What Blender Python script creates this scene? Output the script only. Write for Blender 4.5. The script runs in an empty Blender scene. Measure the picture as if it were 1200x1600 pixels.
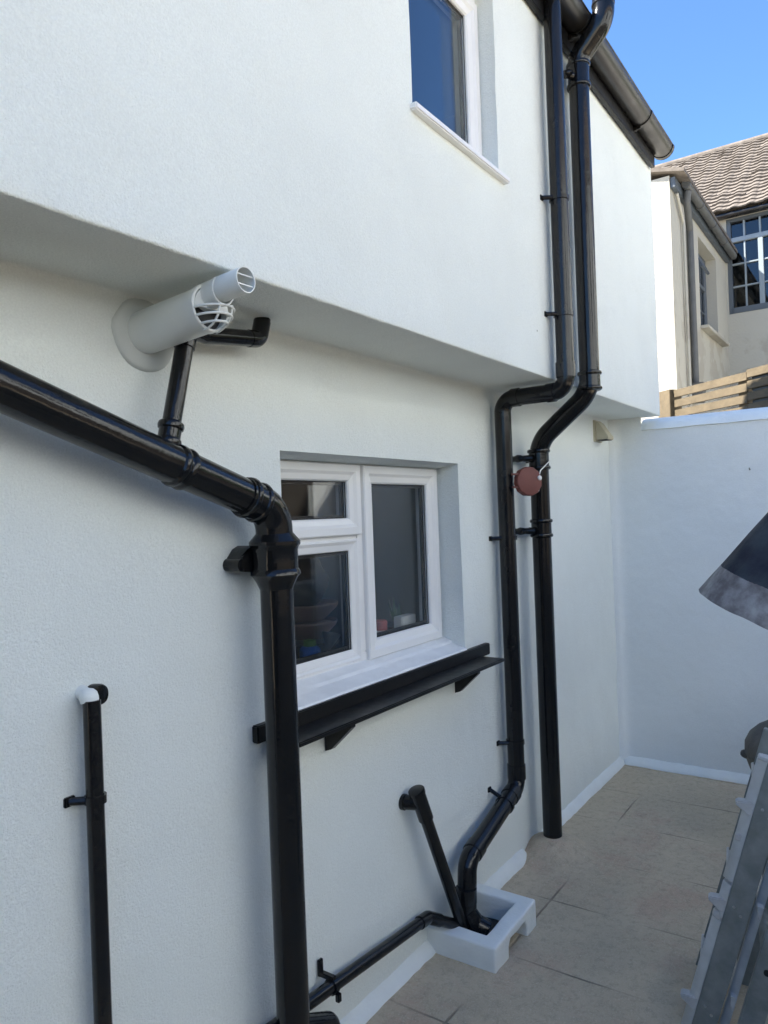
import bpy, bmesh, math, random
from mathutils import Vector, Matrix, noise
random.seed(7)
S = bpy.context.scene
COL = S.collection
R = math.radians

# ------------------------------------------------------------------ camera
cd = bpy.data.cameras.new("camera"); cam = bpy.data.objects.new("camera", cd); COL.objects.link(cam)
S.camera = cam
cd.sensor_fit = 'VERTICAL'; cd.sensor_height = 36.0; cd.lens = 1155 / 1600 * 36; cd.clip_start = 0.02; cd.clip_end = 500
_rho, _yaw, _pit = math.atan(.036), R(34.7), math.atan(3.7 / 1155)
_Z = Vector((0, 0, 1)); _R = Vector((math.sin(_yaw), -math.cos(_yaw), 0)); _F0 = Vector((math.cos(_yaw), math.sin(_yaw), 0))
_F = _F0 * math.cos(_pit) + _Z * math.sin(_pit); _U0 = _Z * math.cos(_pit) - _F0 * math.sin(_pit)
_r = _R * math.cos(_rho) - _U0 * math.sin(_rho); _u = _R * math.sin(_rho) + _U0 * math.cos(_rho)
cam.matrix_world = Matrix(((_r.x, _u.x, -_F.x, 0), (_r.y, _u.y, -_F.y, -1.37), (_r.z, _u.z, -_F.z, 1.5), (0, 0, 0, 1)))

# ------------------------------------------------------------------ sky, sun, exposure
SUN_EL, SUN_AZ = R(47), R(31)          # azimuth measured from +Y towards -X
w = bpy.data.worlds.new("World"); S.world = w; w.use_nodes = True
sky = w.node_tree.nodes.new('ShaderNodeTexSky'); sky.sky_type = 'NISHITA'; sky.sun_disc = False
sky.sun_elevation = SUN_EL; sky.sun_rotation = -SUN_AZ
sky.air_density = 1.0; sky.dust_density = 0.0; sky.ozone_density = 10.0
bg = w.node_tree.nodes['Background']; bg.inputs[1].default_value = 0.06
w.node_tree.links.new(sky.outputs[0], bg.inputs[0])
sd = bpy.data.lights.new("sun", 'SUN'); sd.energy = 4.0; sd.angle = R(.5); sd.color = (1, .95, .87)
so = bpy.data.objects.new("sun", sd); COL.objects.link(so)
_sv = Vector((-math.sin(SUN_AZ) * math.cos(SUN_EL), math.cos(SUN_AZ) * math.cos(SUN_EL), math.sin(SUN_EL)))
so.rotation_euler = _sv.to_track_quat('Z', 'Y').to_euler(); so.location = _sv * 40
S.view_settings.view_transform = 'Standard'; S.view_settings.look = 'None'
S.view_settings.gamma = 1; S.view_settings.exposure = 2.57; S.view_settings.use_curve_mapping = False
S.render.engine = 'CYCLES'
S.cycles.max_bounces = 10; S.cycles.diffuse_bounces = 6; S.cycles.glossy_bounces = 6; S.cycles.transparent_max_bounces = 16

# ------------------------------------------------------------------ materials
def mat(name, col, rough=.5, spec=.5, metal=0.0, var=0.0, vscale=6.0, bumps=(), rvar=0.0, rscale=20, tint=None, coat=0, grain=None):
    m = bpy.data.materials.new(name); m.use_nodes = True
    nt = m.node_tree; N = nt.nodes; L = nt.links; b = N['Principled BSDF']
    b.inputs['Base Color'].default_value = (*col, 1); b.inputs['Roughness'].default_value = rough
    b.inputs['Specular IOR Level'].default_value = spec; b.inputs['Metallic'].default_value = metal
    b.inputs['Coat Weight'].default_value = coat
    tc = N.new('ShaderNodeTexCoord')
    def nz(scale, detail=4, rgh=.55, dist=0.0):
        n = N.new('ShaderNodeTexNoise'); n.inputs['Scale'].default_value = scale; n.inputs['Detail'].default_value = detail
        n.inputs['Roughness'].default_value = rgh; n.inputs['Distortion'].default_value = dist
        L.new(tc.outputs['Object'], n.inputs['Vector']); return n
    if var:
        n = nz(vscale, 6, .6); mx = N.new('ShaderNodeMix'); mx.data_type = 'RGBA'
        t = tint or tuple(c * (1 - var) for c in col)
        cr = N.new('ShaderNodeMapRange'); cr.inputs[1].default_value = .35; cr.inputs[2].default_value = .7
        L.new(n.outputs['Fac'], cr.inputs[0]); L.new(cr.outputs[0], mx.inputs['Factor'])
        mx.inputs['A'].default_value = (*col, 1); mx.inputs['B'].default_value = (*t, 1)
        L.new(mx.outputs['Result'], b.inputs['Base Color'])
    if rvar:
        n = nz(rscale, 3); cr = N.new('ShaderNodeMapRange'); cr.inputs[1].default_value = .3; cr.inputs[2].default_value = .7
        cr.inputs[3].default_value = max(.02, rough - rvar); cr.inputs[4].default_value = rough + rvar
        L.new(n.outputs['Fac'], cr.inputs[0]); L.new(cr.outputs[0], b.inputs['Roughness'])
    if grain:
        src = b.inputs['Base Color'].links[0].from_socket if b.inputs['Base Color'].links else None
        n = nz(grain[0], 3, .6); cr = N.new('ShaderNodeMapRange'); cr.inputs[1].default_value = .34; cr.inputs[2].default_value = .66
        cr.inputs[3].default_value = 1 - grain[1]; cr.inputs[4].default_value = 1 + grain[1] * .35; L.new(n.outputs['Fac'], cr.inputs[0])
        vm = N.new('ShaderNodeVectorMath'); vm.operation = 'SCALE'; L.new(cr.outputs[0], vm.inputs['Scale'])
        if src: L.new(src, vm.inputs[0])
        else: vm.inputs[0].default_value = col
        vo = N.new('ShaderNodeTexVoronoi'); vo.inputs['Scale'].default_value = 2.1; L.new(tc.outputs['Object'], vo.inputs['Vector'])
        sp = N.new('ShaderNodeMapRange'); sp.inputs[1].default_value = .006; sp.inputs[2].default_value = .010; L.new(vo.outputs['Distance'], sp.inputs[0])
        mk = N.new('ShaderNodeMix'); mk.data_type = 'RGBA'; L.new(sp.outputs[0], mk.inputs['Factor']); mk.inputs['A'].default_value = (.18, .17, .15, 1); L.new(vm.outputs[0], mk.inputs['B'])
        L.new(mk.outputs['Result'], b.inputs['Base Color'])
    prev = None
    for (sc, dist, det) in bumps:
        n = nz(sc, det); bp = N.new('ShaderNodeBump'); bp.inputs['Strength'].default_value = 1; bp.inputs['Distance'].default_value = dist
        L.new(n.outputs['Fac'], bp.inputs['Height'])
        if prev: L.new(prev.outputs['Normal'], bp.inputs['Normal'])
        prev = bp
    if prev: L.new(prev.outputs['Normal'], b.inputs['Normal'])
    return m

M_wall = mat('white masonry paint', (.785, .825, .795), .8, .3, var=.05, vscale=2.4, bumps=((6, .006, 2), (75, .0018, 3), (200, .0019, 3), (420, .0012, 2)), grain=(230, .06))
M_endw = mat('smooth white masonry paint', (.795, .825, .81), .75, .3, var=.05, vscale=1.9, bumps=((7, .006, 2), (120, .0007, 3)), grain=(150, .035))
M_smooth = mat('white painted mortar', (.80, .825, .79), .6, .4, var=.06, vscale=8, bumps=((25, .004, 3), (120, .0012, 3)))
M_black = mat('black gloss paint', (.008, .0085, .009), .13, .4, bumps=((5, .003, 2), (22, .0010, 3), (110, .0003, 3)), rvar=.05, rscale=11, var=.6, vscale=16, tint=(.011, .0105, .010))
M_blackpl = mat('black plastic', (.008, .0085, .0095), .19, .4, bumps=((4, .002, 2), (60, .0003, 3)), rvar=.05, rscale=9, var=.6, vscale=13, tint=(.013, .0125, .012))
M_gutter = mat('weathered black plastic', (.011, .010, .009), .34, .5, rvar=.1, rscale=9, var=.3, vscale=12)
M_shelf = mat('black painted wood', (.007, .007, .007), .38, .35, bumps=((45, .0004, 3),), rvar=.05, rscale=30)
M_upvc = mat('white upvc', (.80, .80, .79), .28, .5, var=.04, vscale=5)
M_sill = mat('white painted sill', (.82, .83, .83), .4, .45, var=.10, vscale=14, bumps=((40, .002, 3),))
M_flue = mat('white flue plastic', (.74, .76, .73), .38, .45, var=.06, vscale=12)
M_rubber = mat('grey rubber collar', (.58, .61, .59), .6, .3, var=.06, vscale=20)
M_seal = mat('black gasket', (.012, .012, .012), .6)
M_dark = mat('dark interior', (.01, .01, .01), .8)  # near-black sheets behind the panes stand in for unlit rooms
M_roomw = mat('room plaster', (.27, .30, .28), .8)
M_roomd = mat('dark worktop', (.06, .05, .045), .4)
M_red = mat('oxide red plastic', (.16, .045, .035), .55, .4, var=.15, vscale=30, bumps=((80, .0006, 3),))
M_brick = mat('brown brickwork', (.085, .075, .065), .9, .2, var=.3, vscale=20, bumps=((30, .005, 3),))
SIDE_H, SIDE_Y = 1.0, -2.05  # low side wall added out of view, placed for the yard's light
M_pale = mat("pale render", (.73, .765, .76), .9, .2, var=.1, vscale=3)  # tone of the added house opposite, set by the light it returns
M_sidew = mat('added side wall grey', (.40, .39, .37), .9, .2, var=.25, vscale=9, bumps=((30, .005, 3),))  # kept pale so the added wall returns light
M_cord = mat('white cord', (.75, .74, .70), .7)
M_beige = mat('beige plastic', (.50, .47, .36), .5, .4, var=.1, vscale=20)
M_alu = mat('dull grey aluminium', (.19, .21, .20), .5, .5, metal=.25, var=.25, vscale=16, tint=(.30, .32, .31), bumps=((60, .0006, 3),), rvar=.1)
M_alulit = mat('worn grey aluminium in lit tone', (.58, .60, .60), .5, .5, metal=.25, var=.25, vscale=14, bumps=((60, .0006, 3),), rvar=.1)  # paler copy of the ladder metal, colours in its light-facing edges
M_cap = mat('dusty pale plastic', (.50, .50, .49), .6, var=.2, vscale=30)
M_navy = mat('dusty navy cloth', (.012, .016, .030), .7, .3, var=.3, vscale=7, tint=(.05, .062, .075), bumps=((11, .008, 4), (160, .0006, 3)))
M_band = mat('grubby grey cloth', (.15, .135, .135), .7, .3, var=.5, vscale=19, tint=(.36, .36, .35), bumps=((14, .008, 3), (170, .0006, 3)))
M_hedge = mat('hedge leaves', (.05, .085, .03), .6, var=.5, vscale=5)
M_stone = mat('weathered grey stoneware', (.15, .14, .125), .85, .3, var=.35, vscale=13, bumps=((40, .004, 4),))
M_timber = mat('brown stained timber', (.115, .088, .052), .75, .3, var=.35, vscale=9, bumps=((60, .002, 4),))
M_rooft = mat('roof tile', (.20, .155, .13), .85, .2, var=.4, vscale=5, tint=(.28, .23, .19), bumps=((60, .003, 3),))
M_rooft2 = mat('neighbour clay tile', (.115, .098, .082), .85, .2, var=.4, vscale=9, tint=(.185, .16, .135), bumps=((60, .003, 3),))  # plain tile colour of the neighbouring roof
M_frameg = mat('grey painted frame', (.085, .10, .115), .5, .4)
M_framew = mat('faded white glazing bar', (.24, .275, .29), .5, .4)
M_pipeg = mat('faded grey pipe', (.10, .102, .10), .55, .4, var=.2, vscale=8)
M_terrace = mat('pale worn concrete', (.50, .48, .43), .95, .1, var=.3, vscale=3, bumps=((12, .01, 4),))
M_earth = mat('bare soil and gravel', (.075, .065, .055), .95, .1, var=.4, vscale=4, bumps=((12, .02, 4),))
M_steel = mat('steel', (.5, .5, .5), .3, metal=1)
M_pink = mat('pink plastic', (.45, .12, .11), .5)
M_blue = mat('blue plastic', (.03, .10, .35), .4)
M_bowl = mat('terracotta bowl', (.17, .11, .095), .5)
M_cloth = mat('black cloth', (.008, .008, .008), .9)
M_paper = mat('white card', (.75, .75, .74), .7)
M_green = mat('leaf green', (.06, .14, .04), .6)
M_curtain = mat('pale curtain', (.55, .55, .55), .9)

def glass(name, ior=1.5, tint=(.97, .975, .97)):
    m = bpy.data.materials.new(name); m.use_nodes = True; nt = m.node_tree; N = nt.nodes; L = nt.links
    N.remove(N['Principled BSDF'])
    t = N.new('ShaderNodeBsdfTransparent'); t.inputs[0].default_value = (*tint, 1)
    g = N.new('ShaderNodeBsdfGlossy'); g.inputs['Roughness'].default_value = .015
    r0 = ((ior - 1) / (ior + 1)) ** 2
    lw = N.new('ShaderNodeLayerWeight'); lw.inputs[0].default_value = .5
    pw = N.new('ShaderNodeMath'); pw.operation = 'POWER'; pw.inputs[1].default_value = 5; L.new(lw.outputs['Facing'], pw.inputs[0])
    f = N.new('ShaderNodeMath'); f.operation = 'MULTIPLY_ADD'; f.inputs[1].default_value = 1 - r0; f.inputs[2].default_value = r0; L.new(pw.outputs[0], f.inputs[0])
    mx = N.new('ShaderNodeMixShader'); L.new(f.outputs[0], mx.inputs[0]); L.new(t.outputs[0], mx.inputs[1]); L.new(g.outputs[0], mx.inputs[2])
    L.new(mx.outputs[0], N['Material Output'].inputs[0]); return m
M_glass = glass('window glass')
M_glassu = glass('coated window glass', 1.75, (.93, .95, .95))
M_glassd = glass('old window glass', 1.6, (.6, .62, .62))

def floor_mat():
    m = mat('worn paving slabs', (.15, .135, .12), .9, .2); nt = m.node_tree; N = nt.nodes; L = nt.links; b = N['Principled BSDF']
    tc = [n for n in N if n.type == 'TEX_COORD'][0]
    def nz(s, d=5, r=.6):
        n = N.new('ShaderNodeTexNoise'); n.inputs['Scale'].default_value = s; n.inputs['Detail'].default_value = d; n.inputs['Roughness'].default_value = r
        L.new(tc.outputs['Object'], n.inputs['Vector']); return n
    def rng(src, a, c, o0=0.0, o1=1.0):
        r = N.new('ShaderNodeMapRange'); r.inputs[1].default_value = a; r.inputs[2].default_value = c; r.inputs[3].default_value = o0; r.inputs[4].default_value = o1
        L.new(src, r.inputs[0]); return r.outputs[0]
    def mix(f, a, c, mode='MIX'):
        x = N.new('ShaderNodeMix'); x.data_type = 'RGBA'; x.blend_type = mode
        if hasattr(f, 'links') or not isinstance(f, float): L.new(f, x.inputs['Factor'])
        else: x.inputs['Factor'].default_value = f
        for s, v in (('A', a), ('B', c)):
            if isinstance(v, tuple): x.inputs[s].default_value = (*v, 1)
            else: L.new(v, x.inputs[s])
        return x.outputs['Result']
    def mth(op, a, c=None):
        x = N.new('ShaderNodeMath'); x.operation = op
        for i, v in enumerate((a, c)):
            if v is None: continue
            if isinstance(v, (int, float)): x.inputs[i].default_value = v
            else: L.new(v, x.inputs[i])
        return x.outputs[0]
    # slab joints: rows along X with pitch .403, slabs .60 long in Y, edges wandering a little
    wob = nz(5, 3); wv = N.new('ShaderNodeVectorMath'); wv.operation = 'SCALE'; wv.inputs['Scale'].default_value = .012
    sb = N.new('ShaderNodeVectorMath'); sb.operation = 'SUBTRACT'; sb.inputs[1].default_value = (.5, .5, .5)
    L.new(wob.outputs['Color'], sb.inputs[0]); L.new(sb.outputs[0], wv.inputs[0])
    ad = N.new('ShaderNodeVectorMath'); ad.operation = 'ADD'; L.new(tc.outputs['Object'], ad.inputs[0]); L.new(wv.outputs[0], ad.inputs[1])
    mp = N.new('ShaderNodeMapping'); mp.inputs['Rotation'].default_value = (0, 0, R(90)); L.new(ad.outputs[0], mp.inputs['Vector'])
    mp2 = N.new('ShaderNodeMapping'); mp2.inputs['Location'].default_value = (-.235, -3.07 + .403 * 8, 0); L.new(mp.outputs[0], mp2.inputs['Vector'])
    br = N.new('ShaderNodeTexBrick'); br.offset = .0; br.squash = 1
    br.inputs['Scale'].default_value = 1; br.inputs['Brick Width'].default_value = .61; br.inputs['Row Height'].default_value = .403
    br.inputs['Mortar Size'].default_value = .005; br.inputs['Mortar Smooth'].default_value = .6; br.inputs['Bias'].default_value = 0
    br.inputs['Color1'].default_value = (.35, .35, .35, 1); br.inputs['Color2'].default_value = (.65, .65, .65, 1); br.inputs['Mortar'].default_value = (.5, .5, .5, 1)
    L.new(mp2.outputs[0], br.inputs['Vector'])
    worn = rng(nz(2.3, 3).outputs['Fac'], .42, .66)
    vd = N.new('ShaderNodeVectorMath'); vd.operation = 'DISTANCE'; vd.inputs[1].default_value = (3.05, -.1, 0); L.new(tc.outputs['Object'], vd.inputs[0])
    joint = mth('MULTIPLY', mth('MULTIPLY', br.outputs['Fac'], worn), rng(vd.outputs['Value'], .20, .34))
    bw = N.new('ShaderNodeRGBToBW'); L.new(br.outputs['Color'], bw.inputs[0])
    c = mix(rng(nz(2.2, 9, .72).outputs['Fac'], .34, .66), (.62, .51, .36), (.47, .39, .275))
    c = mix(rng(bw.outputs[0], .35, .65, 0., .35), c, (.60, .51, .36))
    c = mix(rng(nz(1.9, 6, .75).outputs['Fac'], .52, .62, 0., .6), c, (.52, .36, .26))      # reddish worn colour
    c = mix(rng(nz(30, 8, .8).outputs['Fac'], .48, .68, 0., .55), c, (.28, .23, .16))
    c = mix(rng(nz(150, 5, .85).outputs['Fac'], .54, .64, 0., .8), c, (.66, .58, .43))
    c = mix(joint, c, (.20, .17, .13))
    L.new(c, b.inputs['Base Color'])
    h = mth('SUBTRACT', mth('MULTIPLY', nz(8, 9, .7).outputs['Fac'], .016), mth('MULTIPLY', joint, .006))
    h = mth('ADD', h, mth('MULTIPLY', nz(130, 4).outputs['Fac'], .0016))
    bp = N.new('ShaderNodeBump'); bp.inputs['Strength'].default_value = 1; bp.inputs['Distance'].default_value = 1; L.new(h, bp.inputs['Height'])
    L.new(bp.outputs[0], b.inputs['Normal'])
    return m
M_floor = floor_mat()

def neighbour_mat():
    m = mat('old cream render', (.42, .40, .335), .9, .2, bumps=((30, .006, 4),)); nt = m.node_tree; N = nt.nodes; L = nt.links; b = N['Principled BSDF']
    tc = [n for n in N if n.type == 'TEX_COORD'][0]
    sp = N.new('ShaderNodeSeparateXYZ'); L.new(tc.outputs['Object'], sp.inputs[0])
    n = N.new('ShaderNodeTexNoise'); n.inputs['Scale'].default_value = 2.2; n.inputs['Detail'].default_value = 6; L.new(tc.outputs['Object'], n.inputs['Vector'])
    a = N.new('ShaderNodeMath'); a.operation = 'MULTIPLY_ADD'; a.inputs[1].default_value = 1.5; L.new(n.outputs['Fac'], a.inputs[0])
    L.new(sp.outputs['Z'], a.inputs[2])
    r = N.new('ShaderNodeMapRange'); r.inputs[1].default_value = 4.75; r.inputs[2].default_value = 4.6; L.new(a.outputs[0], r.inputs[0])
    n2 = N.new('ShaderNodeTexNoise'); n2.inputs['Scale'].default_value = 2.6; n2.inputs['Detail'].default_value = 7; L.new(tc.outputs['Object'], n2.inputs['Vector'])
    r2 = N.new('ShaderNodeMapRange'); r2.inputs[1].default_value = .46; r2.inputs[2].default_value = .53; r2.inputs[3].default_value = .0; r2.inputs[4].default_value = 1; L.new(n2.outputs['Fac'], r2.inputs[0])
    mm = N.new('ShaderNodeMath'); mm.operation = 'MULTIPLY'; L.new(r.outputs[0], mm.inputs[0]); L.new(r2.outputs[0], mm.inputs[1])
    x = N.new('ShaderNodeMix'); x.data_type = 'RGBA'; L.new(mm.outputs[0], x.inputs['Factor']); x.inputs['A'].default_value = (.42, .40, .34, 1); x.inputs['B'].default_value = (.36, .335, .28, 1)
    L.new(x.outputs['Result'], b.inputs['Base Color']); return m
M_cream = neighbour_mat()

# ------------------------------------------------------------------ object helpers
def tag(o, label=None, cat=None, group=None, kind=None):
    if label: o['label'] = label
    if cat: o['category'] = cat
    if group: o['group'] = group
    if kind: o['kind'] = kind
    return o
def empty(name, loc, label, cat, group=None):
    o = bpy.data.objects.new(name, None); COL.objects.link(o); o.location = loc; o.empty_display_size = .05
    bpy.context.view_layer.update()
    return tag(o, label, cat, group)
def link(name, bm, m, parent=None, smooth=True, ang=35):
    bmesh.ops.recalc_face_normals(bm, faces=bm.faces)
    me = bpy.data.meshes.new(name); bm.to_mesh(me); bm.free()
    for p in me.polygons: p.use_smooth = smooth
    if smooth: me.set_sharp_from_angle(angle=R(ang))
    me.materials.append(m)
    o = bpy.data.objects.new(name, me); COL.objects.link(o)
    if parent:
        o.parent = parent; o.matrix_parent_inverse = parent_world(parent).inverted()
    return o
def parent_world(p):
    m = Matrix.Translation(p.location) if p.parent is None else parent_world(p.parent) @ p.matrix_parent_inverse @ Matrix.Translation(p.location)
    return m

def tube(bm, pts, r, bend=0.0, seg=20, cap=True, steps=7):
    """a round tube along the points, corners rounded with radius bend; r may be a list per point"""
    P = [Vector(p) for p in pts]; out = []
    if isinstance(r, (int, float)): rr = [r] * len(P)
    else: rr = list(r)
    for i, p in enumerate(P):
        if 0 < i < len(P) - 1 and bend > 0:
            a = (P[i - 1] - p); c = (P[i + 1] - p); la, lc = a.length, c.length; a.normalize(); c.normalize()
            th = math.acos(max(-1, min(1, a.dot(c)))); 
            d = min(bend / math.tan(th / 2) if th > .05 else bend, la * .48, lc * .48)
            rad = d * math.tan(th / 2); bis = (a + c)
            if bis.length < 1e-4: out.append((p, rr[i])); continue
            bis.normalize(); ctr = p + bis * (rad / math.sin(th / 2))
            s = p + a * d - ctr; e = p + c * d - ctr; tot = math.pi - th; ax = s.cross(e).normalized()
            for k in range(steps + 1):
                out.append((ctr + Matrix.Rotation(tot * k / steps, 3, ax) @ s, rr[i]))
        else: out.append((p, rr[i]))
    rings = []; t0 = (out[1][0] - out[0][0]).normalized()
    n = t0.orthogonal().normalized()
    for i, (p, q) in enumerate(out):
        if i == 0: t = t0
        elif i == len(out) - 1: t = (out[i][0] - out[i - 1][0]).normalized()
        else: t = ((out[i + 1][0] - p).normalized() + (p - out[i - 1][0]).normalized()).normalized()
        n = (n - t * n.dot(t)).normalized(); bb = t.cross(n)
        rings.append([bm.verts.new(p + (n * math.cos(2 * math.pi * k / seg) + bb * math.sin(2 * math.pi * k / seg)) * q) for k in range(seg)])
    for a, c in zip(rings, rings[1:]):
        for k in range(seg): bm.faces.new((a[k], a[(k + 1) % seg], c[(k + 1) % seg], c[k]))
    if cap: bm.faces.new(rings[0][::-1]); bm.faces.new(rings[-1])
    return bm
def lathe(bm, base, axis, prof, seg=24, jit=0.0, sy=1.0):
    """prof: list of (t along axis, radius)"""
    base = Vector(base); t = Vector(axis).normalized(); n = t.orthogonal().normalized(); b = t.cross(n); rings = []
    for (h, r) in prof:
        rg = []
        for k in range(seg):
            a = 2 * math.pi * k / seg; q = max(r, 1e-4)
            if jit: q *= 1 + jit * noise.noise(Vector((math.cos(a) * 1.7, math.sin(a) * 1.7, h * 6)))
            rg.append(bm.verts.new(base + t * h + (n * math.cos(a) + b * math.sin(a) * sy) * q))
        rings.append(rg)
    for a, c in zip(rings, rings[1:]):
        for k in range(seg): bm.faces.new((a[k], a[(k + 1) % seg], c[(k + 1) % seg], c[k]))
    bm.faces.new(rings[0][::-1]); bm.faces.new(rings[-1])
    return bm
def box(bm, a, b, bev=0.0, M=None):
    a, b = Vector(a), Vector(b); c = (a + b) / 2; d = b - a
    t = bmesh.new(); bmesh.ops.create_cube(t, size=1, matrix=Matrix.Translation(c) @ Matrix.Diagonal((abs(d.x), abs(d.y), abs(d.z), 1)))
    if bev: bmesh.ops.bevel(t, geom=t.edges[:], offset=bev, segments=2, affect='EDGES', clamp_overlap=True)
    join(bm, t, M); return bm
def join(bm, t, M=None):
    mp = {}
    for v in t.verts: mp[v] = bm.verts.new(M @ v.co if M else v.co)
    for f in t.faces: bm.faces.new([mp[v] for v in f.verts])
    t.free()
def prism(bm, poly, fn0, fn1):
    """poly: 2-D outline; fn0/fn1 map a 2-D point to the two end caps"""
    A = [bm.verts.new(fn0(*p)) for p in poly]; B = [bm.verts.new(fn1(*p)) for p in poly]; n = len(poly)
    for i in range(n): bm.faces.new((A[i], A[(i + 1) % n], B[(i + 1) % n], B[i]))
    bm.faces.new(A[::-1]); bm.faces.new(B); return bm
def NB(): return bmesh.new()
def lerp(a, b, t): return a + (b - a) * t
def axis_collar(p, d, r, L, rib=.006, ribw=.012):
    """profile of a pipe socket: two raised ribs and a body"""
    return [(-L / 2 - .004, r), (-L / 2, r + rib), (-L / 2 + ribw * .5, r + rib * 1.25), (-L / 2 + ribw, r + rib), (-L / 2 + ribw + .003, r + rib * .35),
            (L / 2 - ribw - .003, r + rib * .35), (L / 2 - ribw, r + rib), (L / 2 - ribw * .5, r + rib * 1.25), (L / 2, r + rib), (L / 2 + .004, r)]
def grid_lines(lo, hi, step, exact=()):
    n = max(1, round((hi - lo) / step)); L = [lo + (hi - lo) * i / n for i in range(n + 1)]
    L = [x for x in L if all(abs(x - e) > step * .35 for e in exact) or x in (lo, hi)]
    return sorted(set(L) | set(exact))
def panel(bm, us, vs, fn, holes=(), depth=None):
    """grid sheet fn(u,v)->point with rectangular holes (u0,u1,v0,v1); hole edges get reveals pushed by depth"""
    V = {}
    for i, u in enumerate(us):
        for j, v in enumerate(vs): V[i, j] = bm.verts.new(fn(u, v))
    inside = lambda u, v: any(h[0] < u < h[1] and h[2] < v < h[3] for h in holes)
    for i in range(len(us) - 1):
        for j in range(len(vs) - 1):
            if not inside((us[i] + us[i + 1]) / 2, (vs[j] + vs[j + 1]) / 2):
                bm.faces.new((V[i, j], V[i + 1, j], V[i + 1, j + 1], V[i, j + 1]))
    if depth is not None:
        for h in holes:
            ii = [i for i, u in enumerate(us) if h[0] - 1e-6 <= u <= h[1] + 1e-6]; jj = [j for j, v in enumerate(vs) if h[2] - 1e-6 <= v <= h[3] + 1e-6]
            loop = [(i, jj[0]) for i in ii] + [(ii[-1], j) for j in jj[1:]] + [(i, jj[-1]) for i in ii[-2::-1]] + [(ii[0], j) for j in jj[-2:0:-1]]
            back = [bm.verts.new(V[k].co + Vector(depth)) for k in loop]
            for q in range(len(loop)):
                q2 = (q + 1) % len(loop)
                bm.faces.new((V[loop[q]], V[loop[q2]], back[q2], back[q]))
    for v in [v for v in bm.verts if not v.link_faces]: bm.verts.remove(v)
    return bm

# ================================================================== GROUND
def soft(x, a, b): 
    t = max(0, min(1, (x - a) / (b - a))); return t * t * (3 - 2 * t)
def ground_z(x, y):
    z = .004 * noise.noise(Vector((x * 1.1, y * 1.1, 3))) + .0025 * noise.noise(Vector((x * 4, y * 4, 8)))
    d = math.hypot((x - 3.045), (y + .10)) * (1 + .18 * noise.noise(Vector((x * 9, y * 9, 1))))
    z += .060 * (1 - soft(d, .05, .17)) + .012 * (1 - soft(d, .12, .20))
    return z
bm = NB()
xs = [-200, -60, -15, -4, -1, 0] + grid_lines(.6, 4.36, .03) + [4.6]
ys = [-200, -60, -15, -6, -3] + grid_lines(-2.6, .04, .03) + [2, 8, 40, 200]
panel(bm, xs, ys, lambda x, y: Vector((x, y, ground_z(x, y) if -.5 < x < 4.4 and -2.7 < y < .1 else 0)))
tag(link('paving', bm, M_floor), kind='structure')
bm = NB()
panel(bm, [4.58, 6, 9, 13, 20, 60, 250], [-250, -60, -20, -8, -3, 0, 3, 8, 20, 60, 250], lambda x, y: Vector((x, y, 1.82)))
tag(link('ground', bm, M_terrace, smooth=False), kind='structure')

# ================================================================== HOUSE
house = empty('house', (1, 1, 0), 'white rendered house with overhanging upper storey, black eaves and two white framed windows', 'house')
OV = -.28; ZS = 2.004; XR = 4.372
KW = (1.492, 2.488, .975, 1.684)          # kitchen window opening  x0 x1 z0 z1
UW = (1.787, 2.343, 2.655, 3.31)          # upper window opening
prof = []                                  # (s, y, z, ny, nz)
def _add(y, z, ny, nz):
    s = 0 if not prof else prof[-1][0] + math.hypot(y - prof[-1][1], z - prof[-1][2])
    prof.append((s, y, z, ny, nz))
ri, ro = .010, .006
for z in grid_lines(-.06, ZS - ri, .026, (KW[2], KW[3])): _add(0, z, -1, 0)
for k in range(1, 5):
    a = math.pi / 2 * k / 4; _add(-ri + ri * math.cos(a), ZS - ri + ri * math.sin(a), -math.cos(a), -math.sin(a))
for y in grid_lines(-ri, OV + ro, .026)[::-1][1:]: _add(y, ZS, 0, -1)
for k in range(1, 5):
    a = math.pi / 2 * k / 4; _add(OV + ro - ro * math.sin(a), ZS + ro - ro * math.cos(a), -math.sin(a), -math.cos(a))
for z in grid_lines(ZS + ro, 3.62, .026, (UW[2], UW[3]))[1:]: _add(OV, z, -1, 0)
sidx = {round(p[0], 7): p for p in prof}
def s_of(y, z): return min(prof, key=lambda p: abs(p[1] - y) + abs(p[2] - z))[0]
def wfn(u, s):
    _, y, z, ny, nz = sidx[round(s, 7)]
    q = Vector((u, y, z)); d = .0035 * noise.noise(q * 1.7) + .0022 * noise.noise(q * 6) + .0010 * noise.noise(q * 19)
    edge = max(0, 1 - math.hypot(y - OV, z - ZS) / .05)
    d = d * (1 - .5 * edge) + edge * (.0022 * noise.noise(Vector((u * 6, 2, 5))) + .0028 * noise.noise(Vector((u * 31, 2, 5)))) * (1.4 if u < 1.6 else .8)
    return q + Vector((0, ny, nz)) * d
us = [-3.2, -2, -1, -.4, 0] + grid_lines(.3, XR, .026, (KW[0], KW[1], UW[0], UW[1]))
ss = [p[0] for p in prof]
bm = NB()
V = panel(bm, us, ss, wfn, [(KW[0], KW[1], s_of(0, KW[2]), s_of(0, KW[3])), (UW[0], UW[1], s_of(OV, UW[2]), s_of(OV, UW[3]))], (0, .11, 0))
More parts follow.
